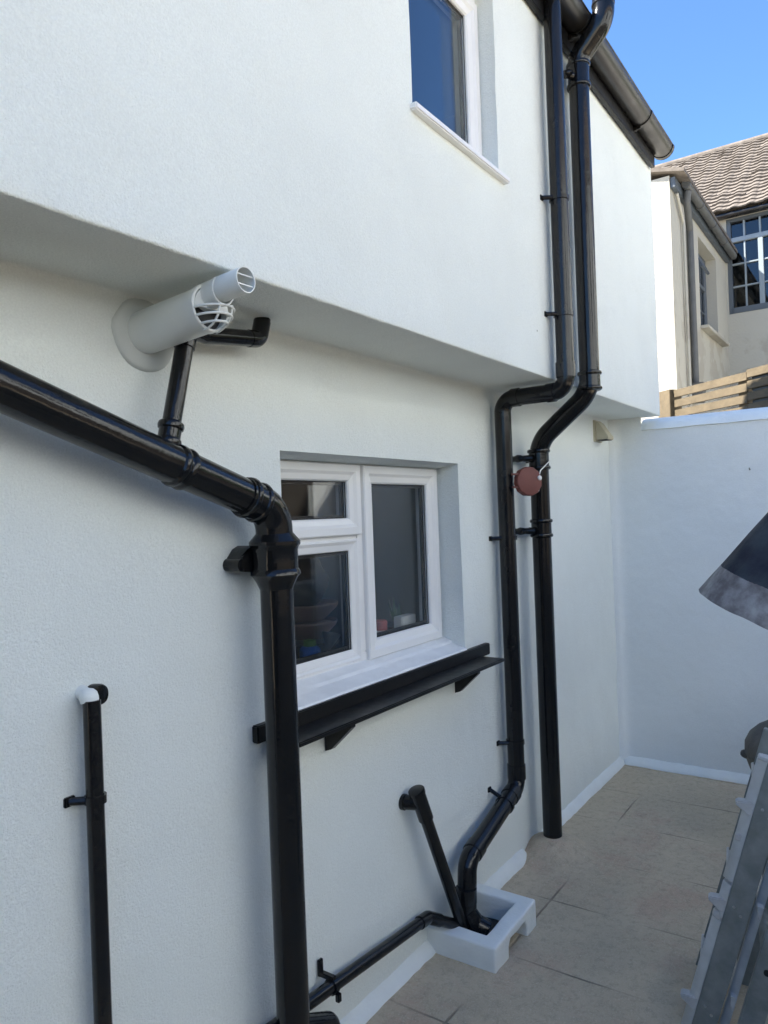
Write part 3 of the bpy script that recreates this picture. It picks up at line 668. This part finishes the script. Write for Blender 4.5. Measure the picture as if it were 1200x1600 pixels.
# ================================================================== GULLY BOX
X0, X1, Y0, YW, T = 2.145, 2.482, -.258, .006, .058
nx0, nx1 = 2.250, 2.398
bm = NB(); U = [(X0, YW), (X0, Y0), (X1, Y0), (X1, YW), (X1 - T, YW), (X1 - T, Y0 + T), (X0 + T, Y0 + T), (X0 + T, YW)]
prism(bm, U, lambda x, y: Vector((x, y, -.012)), lambda x, y: Vector((x, y, .081 + .012 * (x - X0) / (X1 - X0))))
bmesh.ops.recalc_face_normals(bm, faces=bm.faces)
m0 = bpy.data.meshes.new('gully_block'); bm.to_mesh(m0); bm.free(); o0 = bpy.data.objects.new('gully_block', m0); COL.objects.link(o0)
bm = NB(); prism(bm, [(nx0, -.05), (nx0 + .003, .034), (nx0 + .018, .052), (nx1 - .018, .055), (nx1 - .003, .036), (nx1, -.05)], lambda x, z: Vector((x, Y0 - .05, z)), lambda x, z: Vector((x, Y0 + T + .03, z)))
bmesh.ops.recalc_face_normals(bm, faces=bm.faces)
m1 = bpy.data.meshes.new('notch'); bm.to_mesh(m1); bm.free(); o1 = bpy.data.objects.new('notch', m1); COL.objects.link(o1)
md = o0.modifiers.new('cut', 'BOOLEAN'); md.operation = 'DIFFERENCE'; md.object = o1; md.solver = 'EXACT'
bv = o0.modifiers.new('soft', 'BEVEL'); bv.width = .007; bv.segments = 3; bv.limit_method = 'ANGLE'; bv.angle_limit = R(40)
bpy.context.view_layer.update()
ev_ = o0.evaluated_get(bpy.context.evaluated_depsgraph_get()); bm = NB(); bm.from_mesh(ev_.to_mesh())
bpy.data.objects.remove(o0); bpy.data.objects.remove(o1)
bmesh.ops.triangulate(bm, faces=[f for f in bm.faces if len(f.verts) > 4])
for _ in range(3): bmesh.ops.subdivide_edges(bm, edges=[e for e in bm.edges if e.calc_length() > .030], cuts=1, use_grid_fill=True)
bmesh.ops.triangulate(bm, faces=[f for f in bm.faces if len(f.verts) > 4])
for v in bm.verts:
    q = v.co.copy(); v.co = q + Vector((noise.noise(q * 20), noise.noise(q * 20 + Vector((9, 0, 0))), noise.noise(q * 17 + Vector((0, 9, 0))))) * .0026
gb = link('gully_box', bm, M_smooth, None, ang=40)
tag(gb, 'low white masonry box round the drain with a notch in its front rail', 'gully surround')
bm = NB(); panel(bm, grid_lines(X0 + T - .01, X1 - T + .01, .02), grid_lines(Y0 + T - .004, .0, .02), lambda x, y: Vector((x, y, .008 + .006 * noise.noise(Vector((x * 18, y * 18, 0)))))); 
tag(link('dirt', bm, M_earth), kind='stuff')

# ================================================================== SMALL THINGS ON THE WALL
rl = empty('cord_reel', (2.8, -.14, 1.612), 'dull red round reel hung between the two black pipes by a white cord', 'cord reel')
rc = Vector((2.812, -.142, 1.613)); rn = Vector((-.55, -.83, .05)).normalized()
bm = NB(); lathe(bm, rc, rn, [(-.016, .056), (-.014, .060), (.010, .060), (.014, .057), (.015, .052)], 12); 
rx = -rn.cross(Vector((0, 0, 1))).normalized()
for s_ in (-.022, .030):
    c = rc - rx * .056 + Vector((0, 0, s_)); box(bm, (-.018, -.008, -.004), (.018, .008, .004), .001, Matrix.Translation(c) @ Matrix.Rotation(math.atan2(rx.y, rx.x), 4, 'Z'))
link('disc', bm, M_red, rl, ang=12)
bm = NB(); k0 = rc + rx * .046 + Vector((0, 0, .012)); lathe(bm, k0 - rn * .004, rn, [(0, .010), (.020, .010), (.024, .006)], 12, .15)
tube(bm, [k0 + rn * .01, k0 + rn * .012 + Vector((.012, 0, .03)), (3.035, -.142, 1.70), (3.06, -.14, 1.708)], .0022, .03, 8)
tube(bm, [k0 + rn * .008, k0 + rn * .012 + Vector((0, 0, -.03)), rc + rx * .040 + rn * .014 - Vector((0, 0, .042))], .0018, .02, 8)
link('cord', bm, M_cord, rl)
vc = empty('vent_cover', (4.1, -.03, 1.92), 'small beige wedge shaped vent cover tucked in the corner under the overhang', 'vent cover')
bm = NB(); box(bm, (4.046, -.010, 1.862), (4.170, .006, 1.982), .003); link('back_plate', bm, M_beige, vc)
bm = NB(); t = NB()
P = [(-.010, 1.972), (-.010, 1.872), (-.078, 1.872), (-.078, 1.888), (-.022, 1.972)]
prism(t, P, lambda y, z: Vector((4.058, y, z)), lambda y, z: Vector((4.158, y, z))); bmesh.ops.bevel(t, geom=t.edges[:], offset=.003, segments=2, affect='EDGES', clamp_overlap=True); join(bm, t); link('hood', bm, M_beige, vc)
bm = NB(); box(bm, (4.066, -.070, 1.869), (4.150, -.018, 1.8725)); link('grille', bm, M_seal, vc)

# ================================================================== INSIDE THE KITCHEN WINDOW
bm = NB(); box(bm, (1.3, .17, .955), (2.9, .62, .99), .004); 
tag(link('worktop', bm, M_roomd), 'dark worktop inside the kitchen window', 'worktop')
def inner(name, m, prof, p, label, cat, jit=0.0, group=None, seg=24):
    bm = NB(); lathe(bm, p, (0, 0, 1), prof, seg, jit); o = link(name, bm, m); return tag(o, label, cat, group)
bm = NB(); bmesh.ops.create_icosphere(bm, subdivisions=4, radius=1)
for v in bm.verts:
    q = v.co.copy(); f = 1 + .30 * noise.noise(q * 1.6) + .1 * noise.noise(q * 4); v.co = Vector((q.x * .13 * f, q.y * .09 * f, (q.z * .085 if q.z < 0 else q.z * .11) * f)) + Vector((2.02, .42, 1.265))
tag(link('bag', bm, M_cloth), 'black cloth bag lying on the stacked bowls behind the lower left pane', 'bag')
for k, (z, r, m) in enumerate(((.99, .12, M_roomd), (1.06, .115, M_bowl), (1.125, .12, M_bowl))):
    inner('bowl', m, [(0, r * .55), (.006, r * .6), (.045, r * .95), (.058, r), (.062, r * .98), (.05, r * .9)], (2.06, .42, z), ('dark bowl at the bottom of the stack behind the lower left pane', 'reddish bowl in the middle of the stack behind the lower left pane', 'reddish bowl topmost of the stack behind the lower left pane')[k], 'bowl', 0, 'bowls stacked inside the window')
bm = NB(); lathe(bm, (2.025, .30, 1.0), (.35, .0, 1), [(0, .006), (.035, .009), (.04, .012), (.085, .034), (.088, .034), (.086, .031), (.05, .012)], 20)
tag(link('funnel', bm, M_steel), 'shiny metal funnel standing behind the lower left pane', 'funnel')
bt = empty('bottle', (1.94, .30, .99), 'blue bottle with a green cap beside the metal funnel', 'bottle')
bm = NB(); lathe(bm, (1.935, .30, .99), (0, 0, 1), [(0, .034), (.004, .037), (.055, .037), (.064, .030), (.068, .02)], 20); link('body', bm, M_blue, bt)
bm = NB(); lathe(bm, (1.935, .30, 1.058), (0, 0, 1), [(0, .022), (.018, .022), (.02, .018)], 16); link('cap', bm, M_green, bt)
bm = NB(); box(bm, (2.355, .195, .992), (2.455, .235, 1.105), .003, ); tag(link('box', bm, M_paper), 'small white box on the worktop behind the right pane', 'box')
jr = empty('jar', (2.245, .22, .99), 'pink lidded jar beside the white box behind the right pane', 'jar')
bm = NB(); lathe(bm, (2.245, .22, .99), (0, 0, 1), [(0, .026), (.004, .028), (.075, .028), (.082, .022)], 18); link('body', bm, M_paper, jr)
bm = NB(); lathe(bm, (2.245, .22, 1.072), (0, 0, 1), [(0, .026), (.03, .027), (.036, .022)], 18); link('lid', bm, M_pink, jr)
pl = empty('plant', (2.43, .26, .99), 'small green plant sprouting behind the white box', 'plant')
bm = NB(); lathe(bm, (2.43, .275, .99), (0, 0, 1), [(0, .025), (.06, .034), (.066, .034), (.06, .03)], 16); link('pot', bm, M_bowl, pl)
bm = NB()
for k in range(16):
    a = random.uniform(0, 6.28); h = random.uniform(.06, .13); o = Vector((2.43, .275, 1.05)); e = o + Vector((math.cos(a) * .045, math.sin(a) * .02, h)); s = Vector((-math.sin(a), math.cos(a), 0)) * .006
    f = [bm.verts.new(p) for p in (o, o.lerp(e, .6) + s, e, o.lerp(e, .6) - s)]; bm.faces.new(f)
link('leaves', bm, M_green, pl, smooth=False)

# ================================================================== LADDER (folded, three sections side by side, leaning)
ld = empty('ladder', (2.3, -.9, 0), 'folded grey aluminium ladder with worn edges coloured as if lit, leaning at the right', 'ladder')
LU = Vector((0, -.272, .962)).normalized(); LN = Vector((0, -LU.z, LU.y)).normalized()     # along / across (to the right)
LW = Vector((.98, .16, 0)).normalized()                                                       # rung direction, away from the viewer
L0 = Vector((2.2, -.8135, .0))
def lpt(o, a, n, w): return L0 + LN * (o + n) + LU * a + LW * w
def stile(o, a0, a1, w0, prof, m=M_alu, name='stile'):
    bm = NB(); t = NB(); prism(t, prof, lambda n, q: lpt(o, a0, n, w0 + q), lambda n, q: lpt(o, a1, n, w0 + q))
    bmesh.ops.bevel(t, geom=[e for e in t.edges], offset=.0022, segments=2, affect='EDGES', clamp_overlap=True); join(bm, t); return link(name, bm, m, ld)
WID = .33
def strip(o, a0, a1, w0, n0, n1, dep):
    bm = NB(); t = NB(); prism(t, [(n1, 0), (n0, dep), (n0 + .006, dep + .02), (n1, .03)], lambda n, q: lpt(o, a0, n, w0 + q), lambda n, q: lpt(o, a1, n, w0 + q)); bmesh.ops.bevel(t, geom=t.edges[:], offset=.0015, segments=1, affect='EDGES', clamp_overlap=True); join(bm, t); return link('lit_edge_strip', bm, M_alulit, ld)
# front section: web towards the viewer, chamfered left edge rail in a paler lit-face colour
for w0 in (0, WID):
    stile(0, .0, .838, w0, [(.026, -.002), (.086, 0), (.086, .026), (.030, .026)])
strip(0, .475, .838, 0, .0, .0262, .016)
strip(0, .0, .095 + .26, 0, .001, .0262, .016); strip(0, .365, .466, 0, .003, .0262, .016)
def rung(o, a, nl, nr, m=M_cap, h=.034):
    bm = NB(); t = NB(); P = [(nl, a + .012), (nl + .004, a + .018), (nr, a + .018), (nr, a - .022), (nr - .006, a - .020), (nl + .010, a - .004)]
    prism(t, P, lambda n, q: lpt(o, q, n, .004), lambda n, q: lpt(o, q, n, WID + .02)); bmesh.ops.bevel(t, geom=t.edges[:], offset=.002, segments=1, affect='EDGES', clamp_overlap=True); join(bm, t); return link('rung', bm, m, ld)
for a in (.093, .406, .700):
    rung(0, a, .020, .078)
    for dn, da in ((.045, .008), (.066, -.008)):
        bm = NB(); lathe(bm, lpt(0, a + da, dn, -.0005), -LW, [(-.002, .0045), (.0012, .0042), (.0022, .002)], 12); link('rivet', bm, M_steel, ld)
    bm = NB(); t = NB(); P = [(-.021, a - .008), (-.019, a + .001), (.027, a + .018), (.027, a - .026), (.014, a - .022), (-.010, a - .014)]
    prism(t, P, lambda n, q: lpt(0, q, n, .002), lambda n, q: lpt(0, q, n, .034)); bmesh.ops.bevel(t, geom=t.edges[:], offset=.003, segments=2, affect='EDGES', clamp_overlap=True); join(bm, t); link('rung_lug', bm, M_cap, ld)
for a in (.372, .610):
    bm = NB(); t = NB(); prism(t, [(.001, a - .016), (.001, a - .002), (.010, a + .006), (.026, a + .002), (.027, a - .016)], lambda n, q: lpt(0, q, n, .006), lambda n, q: lpt(0, q, n, .030)); bmesh.ops.bevel(t, geom=t.edges[:], offset=.002, segments=1, affect='EDGES', clamp_overlap=True); join(bm, t); link('end_plug', bm, M_cap, ld)
bm = NB(); t = NB(); prism(t, [(.001, .836), (.003, .846), (.030, .850), (.088, .846), (.088, .836)], lambda n, q: lpt(0, q, n, .0), lambda n, q: lpt(0, q, n, .032)); bmesh.ops.bevel(t, geom=t.edges[:], offset=.002, segments=1, affect='EDGES', clamp_overlap=True); join(bm, t); link('end_plug', bm, M_cap, ld)
# second section behind it
for w0 in (.02, WID + .02):
    stile(.094, .0, 1.02, w0, [(.0, .006), (.022, 0), (.022, .024), (.0, .024)], M_alulit if w0 < .1 else M_alu)  # near stile takes the lit-face colour
for a in (.150, .430, .710): rung(.094, a, .001, .020, M_cap, .03)
# third section, nearest the right
for w0 in (-.03, WID - .03):
    o = stile(.128, .0, 1.10, w0, [(.0, 0), (.056, 0), (.056, .024), (.0, .024)])
for a in (.30, .58, .86):
    bm = NB(); tube(bm, [lpt(.128, a, .028, -.033), lpt(.128, a, .028, -.024)], .0085, 0, 16); link('rung_end', bm, M_seal, ld)
    bm = NB(); tube(bm, [lpt(.128, a, .028, -.020), lpt(.128, a, .028, WID - .02)], .014, 0, 16); link('rung', bm, M_alu, ld)
bm = NB(); t = lpt(.128, .055, .10, .02)
box(bm, (-.03, -.62, -.024), (.03, .05, .024), .004, Matrix.Translation(t)); link('stabiliser_bar', bm, M_navy, ld)

# ================================================================== STONE JAR
jar = empty('stone_jar', (3.6, -.96, 0), 'round topped dusty grey stone jar half hidden behind the ladder', 'jar')
JC = Vector((3.6, -.958, 0))
bm = NB(); lathe(bm, JC, (0, 0, 1), [(-.004, .10), (.03, .105), (.06, .085), (.14, .085), (.22, .105), (.29, .135), (.335, .160), (.37, .172), (.385, .168), (.40, .178), (.44, .176), (.48, .155), (.515, .118), (.54, .075), (.553, .03), (.556, .004)], 40, .035); link('body', bm, M_stone, jar)
for s_ in (1, -1):
    bm = NB(); lathe(bm, JC + Vector((-.03, s_ * .158, .385)), (-.2, s_, .25), [(0, .020), (.012, .019), (.022, .016), (.029, .010), (.031, .002)], 16, .1); link('knob', bm, M_stone, jar)

# ================================================================== CLOSED PARASOL
ps = empty('parasol', (2.6, -1.06, 1.2), 'tilted dark navy cloth cone with a grubby grey hem band at the right edge', 'parasol')
PA = (_r * .33 - Vector((0, 0, -1)) * .94); PA = (PA - _F * .20).normalized()
PC = Vector((2.6, -1.052, 1.128)); RR, TA = .235, math.tan(R(17.0))
def cone(h0, h1, m, name, amp, seed):
    bm = NB(); n1, n2 = 96, max(4, int((h1 - h0) / .02)); t = PA; n = t.orthogonal().normalized(); b = t.cross(n); G = []
    for i in range(n2 + 1):
        h = lerp(h0, h1, i / n2); row = []
        for k in range(n1):
            a = 2 * math.pi * k / n1; fold = amp * (noise.noise(Vector((math.cos(a) * 2.2, math.sin(a) * 2.2, h * 2 + seed))) * 1.0 + .35 * noise.noise(Vector((math.cos(a) * 6, math.sin(a) * 6, h * 7))))
            q = (RR - h * TA) + fold; row.append(bm.verts.new(PC + t * (h + .004 * noise.noise(Vector((math.cos(a) * 3, math.sin(a) * 3, seed)))) + (n * math.cos(a) + b * math.sin(a)) * max(q, .012)))
        G.append(row)
    inn = [[bm.verts.new(v.co + (PC + t * h0 - v.co).normalized() * .003) for v in G[0]]]
    for a_, c_ in zip([inn[0]] + G, G):
        for k in range(n1): bm.faces.new((a_[k], a_[(k + 1) % n1], c_[(k + 1) % n1], c_[k]))
    return link(name, bm, m, ps, ang=60)
cone(.100, .57, M_navy, 'canopy', .009, 1); cone(-.002, .101, M_band, 'hem_band', .009, 1)
bm = NB(); T_ = PC + PA * 1.02; tube(bm, [PC + PA * .2, T_, Vector((T_.x, T_.y, .03))], .018, .06, 16); link('pole', bm, M_timber, ps)
bm = NB(); box(bm, (T_.x - .2, T_.y - .2, .004), (T_.x + .2, T_.y + .2, .06), .012); lathe(bm, (T_.x, T_.y, .055), (0, 0, 1), [(0, .05), (.12, .03), (.13, .024)], 20); link('base', bm, M_stone, ps)

# ================================================================== WOODEN FENCE ON THE RAISED GROUND BEHIND
fe = empty('fence', (6, .04, 1.82), 'brown stained timber fence of horizontal slats above the white yard wall', 'fence')
fd = Vector((-.62, -.785, 0)).normalized(); fn_ = Vector((fd.y, -fd.x, 0)); F0 = Vector((6.0, .045, 0))
def fbox(s0, s1, d0, d1, z0, z1, name, rise=0.0, m=M_timber):
    bm = NB(); t = NB(); box(t, (s0, d0, z0), (s1, d1, z1), .003); Mx = Matrix(((fd.x, fn_.x, 0, F0.x), (fd.y, fn_.y, 0, F0.y), (0, 0, 1, 0), (0, 0, 0, 1)))
    for v in t.verts: v.co.z += rise * (v.co.x - s0)
    join(bm, t, Mx); return link(name, bm, m, fe)
fbox(-.085, .060, -.06, .05, 1.80, 2.380, 'post')
for k in range(5):
    z = 2.372 - k * .0765
    fbox(.062, .80, .0, .018, z - .058, z, 'slat'); fbox(.802, 1.9, .004, .022, z - .056 + .012, z + .012, 'slat')
fbox(.70, .79, -.078, -.002, 1.80, 2.33, 'post'); fbox(1.82, 1.92, -.10, -.002, 1.80, 2.40, 'post')
fbox(.82, 1.80, -.014, -.004, 1.86, 2.37, 'backing_board', m=M_shelf)

# ================================================================== NEIGHBOURING HOUSE
nh = empty('house', (12, 2, 1.8), 'old cream rendered neighbouring house with a sunlit tiled roof and grey framed windows', 'house')
YW_, XF, XE = .70, 12.6, 9.123
bm = NB()
win_s = (10.60, 11.80, 3.87, 5.08); win_f = (-1.62, .672, 4.42, 5.90)
panel(bm, [XE, win_s[0], win_s[1], XF], [1.78, win_s[2], win_s[3], 5.36], lambda x, z: Vector((x, YW_, z)), [win_s], (0, .22, 0))
q = lambda *p: bm.faces.new([bm.verts.new(c) for c in p])
q((XE, YW_, 1.78), (XE, 4.4, 1.78), (XE, 4.4, 5.36), (XE, YW_, 5.36)); q((XE, 4.4, 1.78), (XF, 4.4, 1.78), (XF, 4.4, 5.36), (XE, 4.4, 5.36))
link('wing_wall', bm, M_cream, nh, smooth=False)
bm = NB(); panel(bm, [-5.5, win_f[0], win_f[1], YW_, 4.5], [1.78, win_f[2], win_f[3], 6.0], lambda y, z: Vector((XF, y, z)), [win_f], (.14, 0, 0))
q((XF, -5.5, 1.78), (XF + 5, -5.5, 1.78), (XF + 5, -5.5, 6.0), (XF, -5.5, 6.0)); q((XF + 4.9, -5.5, 1.78), (XF + 4.9, 4.5, 1.78), (XF + 4.9, 4.5, 6.0), (XF + 4.9, -5.5, 6.0)); q((XF, 4.5, 1.78), (XF + 5, 4.5, 1.78), (XF + 5, 4.5, 6), (XF, 4.5, 6))
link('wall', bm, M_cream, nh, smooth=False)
# main roof: courses of single-lap tiles with rolls
bm = NB(); ex, ez, rx_, rz_ = 12.42, 5.97, 15.0, 8.02; n = 21; du = .23; pr_u = [(0, 0), (.05, .002), (.08, .015), (.115, .021), (.15, .015), (.18, .002), (.229, 0)]
sl = Vector((rx_ - ex, 0, rz_ - ez)); nrm = Vector((-sl.z, 0, sl.x)).normalized(); 
cols = int((4.7 + 5.8) / du)
for i in range(n):
    a = Vector((ex, 0, ez)) + sl * (i / n); c = Vector((ex, 0, ez)) + sl * ((i + 1.12) / n)
    r0, r1, r2 = [], [], []
    for k in range(cols):
        for (uu, hh) in pr_u:
            y = -5.8 + k * du + uu; jz = .016 * noise.noise(Vector((k * 3.1, i * 2.7, 0)))
            r0.append(bm.verts.new(a + Vector((0, y, 0)) + nrm * (hh + .012))); r1.append(bm.verts.new(a + Vector((0, y, 0)) + nrm * (hh + .040 + jz))); r2.append(bm.verts.new(c + Vector((0, y, 0)) + nrm * (hh + .010)))
    for k in range(len(r0) - 1): bm.faces.new((r0[k], r0[k + 1], r1[k + 1], r1[k])); bm.faces.new((r1[k], r1[k + 1], r2[k + 1], r2[k]))
q((rx_, -5.8, rz_), (rx_, 4.7, rz_), (2 * rx_ - ex, 4.7, ez), (2 * rx_ - ex, -5.8, ez))
tube(bm, [(rx_, -5.8, rz_ + .02), (rx_, 4.7, rz_ + .02)], .075, 0, 12)
link('roof', bm, M_rooft2, nh, smooth=False)
bm = NB(); box(bm, (12.47, -5.7, 5.90), (12.585, 4.6, 5.955), .01); tube(bm, [(12.47, -5.7, 5.925), (12.47, 4.6, 5.925)], .042, 0, 12); link('gutter', bm, M_gutter, nh)  # black colour stands in for the shade under the roof edge
# wing roof and gutter
bm = NB(); prism(bm, [(.52, 5.385), (2.6, 5.95), (4.5, 5.40), (4.5, 5.36), (2.6, 5.86), (.52, 5.345)], lambda y, z: Vector((XE - .06, y, z)), lambda y, z: Vector((XF, y, z))); link('wing_roof', bm, M_rooft2, nh, smooth=False)
bm = NB(); tube(bm, [(XE + .30, .58, 5.335), (XF - .02, .58, 5.305)], .052, 0, 16)
for x in (10.2, 11.0, 11.8): lathe(bm, (x, .58, 5.33 - (x - 9.4) * .0095), (1, 0, 0), [(-.03, .052), (-.03, .057), (.03, .057), (.03, .052)], 16)
link('wing_gutter', bm, M_pipeg, nh)
bm = NB(); box(bm, (XE + .02, .64, 5.22), (XF - .02, .695, 5.343), .004); link('wing_fascia', bm, M_frameg, nh)
bm = NB(); tube(bm, [(9.52, .58, 5.28), (9.54, .60, 5.16), (9.86, .645, 4.92), (9.90, .648, 2.95)], .042, .06, 16); lathe(bm, (9.90, .64, 2.76), (0, 0, 1), [(0, .10), (.0, .11), (.20, .135), (.24, .14), (.24, .12)], 4); link('downpipe', bm, M_pipeg, nh)
bm = NB(); tube(bm, [(9.30, .66, 5.20), (9.62, .665, 4.95), (9.66, .665, 2.3)], .018, .05, 10); link('cable_duct', bm, M_cream, nh)
# side window, set back in its recess
sw = empty('window', (11.2, .9, 4.5), None, None); sw.parent = nh; sw.matrix_parent_inverse = parent_world(nh).inverted()
sash(sw, 'frame', 10.60, 11.80, 3.87, 5.08, .84, .92, .075, M_frameg); bm = NB()
box(bm, (10.67, .845, 4.60), (11.73, .90, 4.665), .004); box(bm, (11.17, .850, 3.94), (11.225, .90, 4.60), .004); box(bm, (10.67, .856, 4.26), (11.73, .89, 4.285), .002); 
for x in (10.93, 11.48): box(bm, (x, .856, 3.94), (x + .022, .89, 5.01), .002)
link('glazing_bars', bm, M_frameg, sw); pane(sw, 10.67, 11.73, 3.94, 5.01, .875, M_glassd, False)
bm = NB(); box(bm, (10.58, .60, 3.83), (12.10, .72, 3.875), .005); link('sill', bm, M_cream, sw)
bm = NB(); box(bm, (10.5, .96, 3.8), (11.9, .97, 5.2)); link('dark_room_sheet', bm, M_dark, sw, smooth=False)
bm = NB(); t = NB(); box(t, (10.68, -.02, -.36), (11.16, .015, 0), .004); join(bm, t, Matrix.Translation((0, .83, 5.02)) @ Matrix.Rotation(R(-24), 4, 'X')); link('top_light', bm, M_frameg, sw)
# big front window
fw = empty('window', (12.6, -.4, 5.1), None, None); fw.parent = nh; fw.matrix_parent_inverse = parent_world(nh).inverted()
def fbar(bm, y0, y1, z0, z1, x0=12.64, x1=12.70, bv=.004): box(bm, (x0, y0, z0), (x1, y1, z1), bv)
bm = NB(); y0, y1, z0, z1 = -1.62, .672, 4.42, 5.90
fbar(bm, y0, y0 + .06, z0, z1, 12.61); fbar(bm, y1 - .06, y1, z0, z1, 12.61); fbar(bm, y0 + .06, y1 - .06, z0, z0 + .09, 12.59); fbar(bm, y0 + .06, y1 - .06, z1 - .05, z1, 12.61); link('frame', bm, M_frameg, fw)
bm = NB(); fbar(bm, y0 + .06, y1 - .06, 5.53, 5.60, 12.615); ym = (.205, -.33, -.86)
for y in ym: fbar(bm, y - .035, y + .035, z0 + .09, 5.53, 12.618)
for y in ym: fbar(bm, y - .014, y + .014, 5.60, z1 - .05, 12.63)
yy = [y1 - .06] + [v for y in ym for v in (y + .035, y - .035)] + [y0 + .06]
for a, b in zip(yy[::2], yy[1::2]):
    m_ = (a + b) / 2; fbar(bm, m_ - .012, m_ + .012, z0 + .09, 5.53, 12.63); fbar(bm, m_ - .014, m_ + .014, 5.60, z1 - .05, 12.63)
    for z in (5.19, 4.84): fbar(bm, b, a, z - .012, z + .012, 12.632, 12.69)
link('glazing_bars', bm, M_framew, fw)
bm = NB(); box(bm, (12.665, y0 + .05, z0 + .08), (12.669, y1 - .05, z1 - .04)); link('pane', bm, M_glassd, fw, smooth=False)
bm = NB(); box(bm, (12.9, y0 - .2, z0 - .2), (12.91, y1 + .02, z1 + .1)); link('dark_room_sheet', bm, M_dark, fw, smooth=False)

# ================================================================== HOUSE ACROSS THE YARD (added out of frame to throw sunlight back into the yard)
oh = empty('house', (2, -7, 0), 'unseen pale rendered house added across the yard to bounce light onto it', 'house')
OY, OH = -6.2, 5.5
wins = [(x, x + 1.1, z, z + 1.4) for z in (3.3,) for x in (-2.8, .8, 4.4, 8.0, 11.6)]
bm = NB(); ux = sorted({-4.0, 14.0} | {w[0] for w in wins} | {w[1] for w in wins}); vz = sorted({-.05, OH} | {w[2] for w in wins} | {w[3] for w in wins})
panel(bm, ux, vz, lambda x, z: Vector((x, OY, z)), wins, (0, -.12, 0))
q = lambda *p: bm.faces.new([bm.verts.new(c) for c in p])
q((-4, OY, 0), (-4, OY - 6, 0), (-4, OY - 6, OH), (-4, OY, OH)); q((14, OY, 0), (14, OY - 6, 0), (14, OY - 6, OH), (14, OY, OH)); q((-4, OY - 6, 0), (14, OY - 6, 0), (14, OY - 6, OH), (-4, OY - 6, OH))
link('wall', bm, M_pale, oh, smooth=False)
bm = NB(); box(bm, (-4.03, OY - .05, -.05), (14.03, OY + .04, 2.45)); link('added_brick_storey', bm, M_brick, oh, smooth=False)  # added dark storey, keeps sunlit bounce off the soffit
bm = NB(); prism(bm, [(OY + .25, OH - .1), (OY - 3, OH + 2.0), (OY - 6.2, OH - .1), (OY - 6.2, OH - .02), (OY - 3, OH + 2.1), (OY + .25, OH - .02)], lambda y, z: Vector((-4.2, y, z)), lambda y, z: Vector((14.2, y, z))); link('roof', bm, M_rooft, oh, smooth=False)
for (x0, x1, z0, z1) in wins:
    wo = sash(oh, 'window', x0, x1, z0, z1, OY - .06, OY - .12, .07)
    bm = NB(); box(bm, (x0 + .06, OY - .105, z0 + .06), (x1 - .06, OY - .10, z1 - .06)); pn = link('pane', bm, M_glassd, wo, smooth=False)
bm = NB(); box(bm, (-3.9, OY - .6, .1), (13.9, OY - .58, OH - .2)); link('dark_room_sheet', bm, M_dark, oh, smooth=False)
hd = empty('added_hedge', (9.5, -4.4, 1.8), 'unseen green hedge growing beyond the brick side of the yard', 'added_hedge')  # unseen greenery added to darken the kitchen window's reflections
bm = NB(); hr = random.Random(5)
for k in range(5200):
    p = Vector((hr.uniform(4.8, 15), -4.4 + hr.gauss(0, .26), 1.78 + hr.uniform(0, 1.15) ** 1.0)); p.z += .12 * noise.noise(p * 1.3)
    s = hr.uniform(.03, .07); a = Vector((hr.uniform(-1, 1), hr.uniform(-1, 1), hr.uniform(-1, 1))).normalized(); b = a.orthogonal().normalized() * s; c = a.cross(b).normalized() * s * 1.7
    bm.faces.new([bm.verts.new(v) for v in (p - c, p + b, p + c, p - b)])
link('foliage', bm, M_hedge, hd, smooth=False)
bm = NB(); box(bm, (4.8, -4.62, 1.78), (15, -4.18, 2.75), .05); link('core', bm, M_hedge, hd)
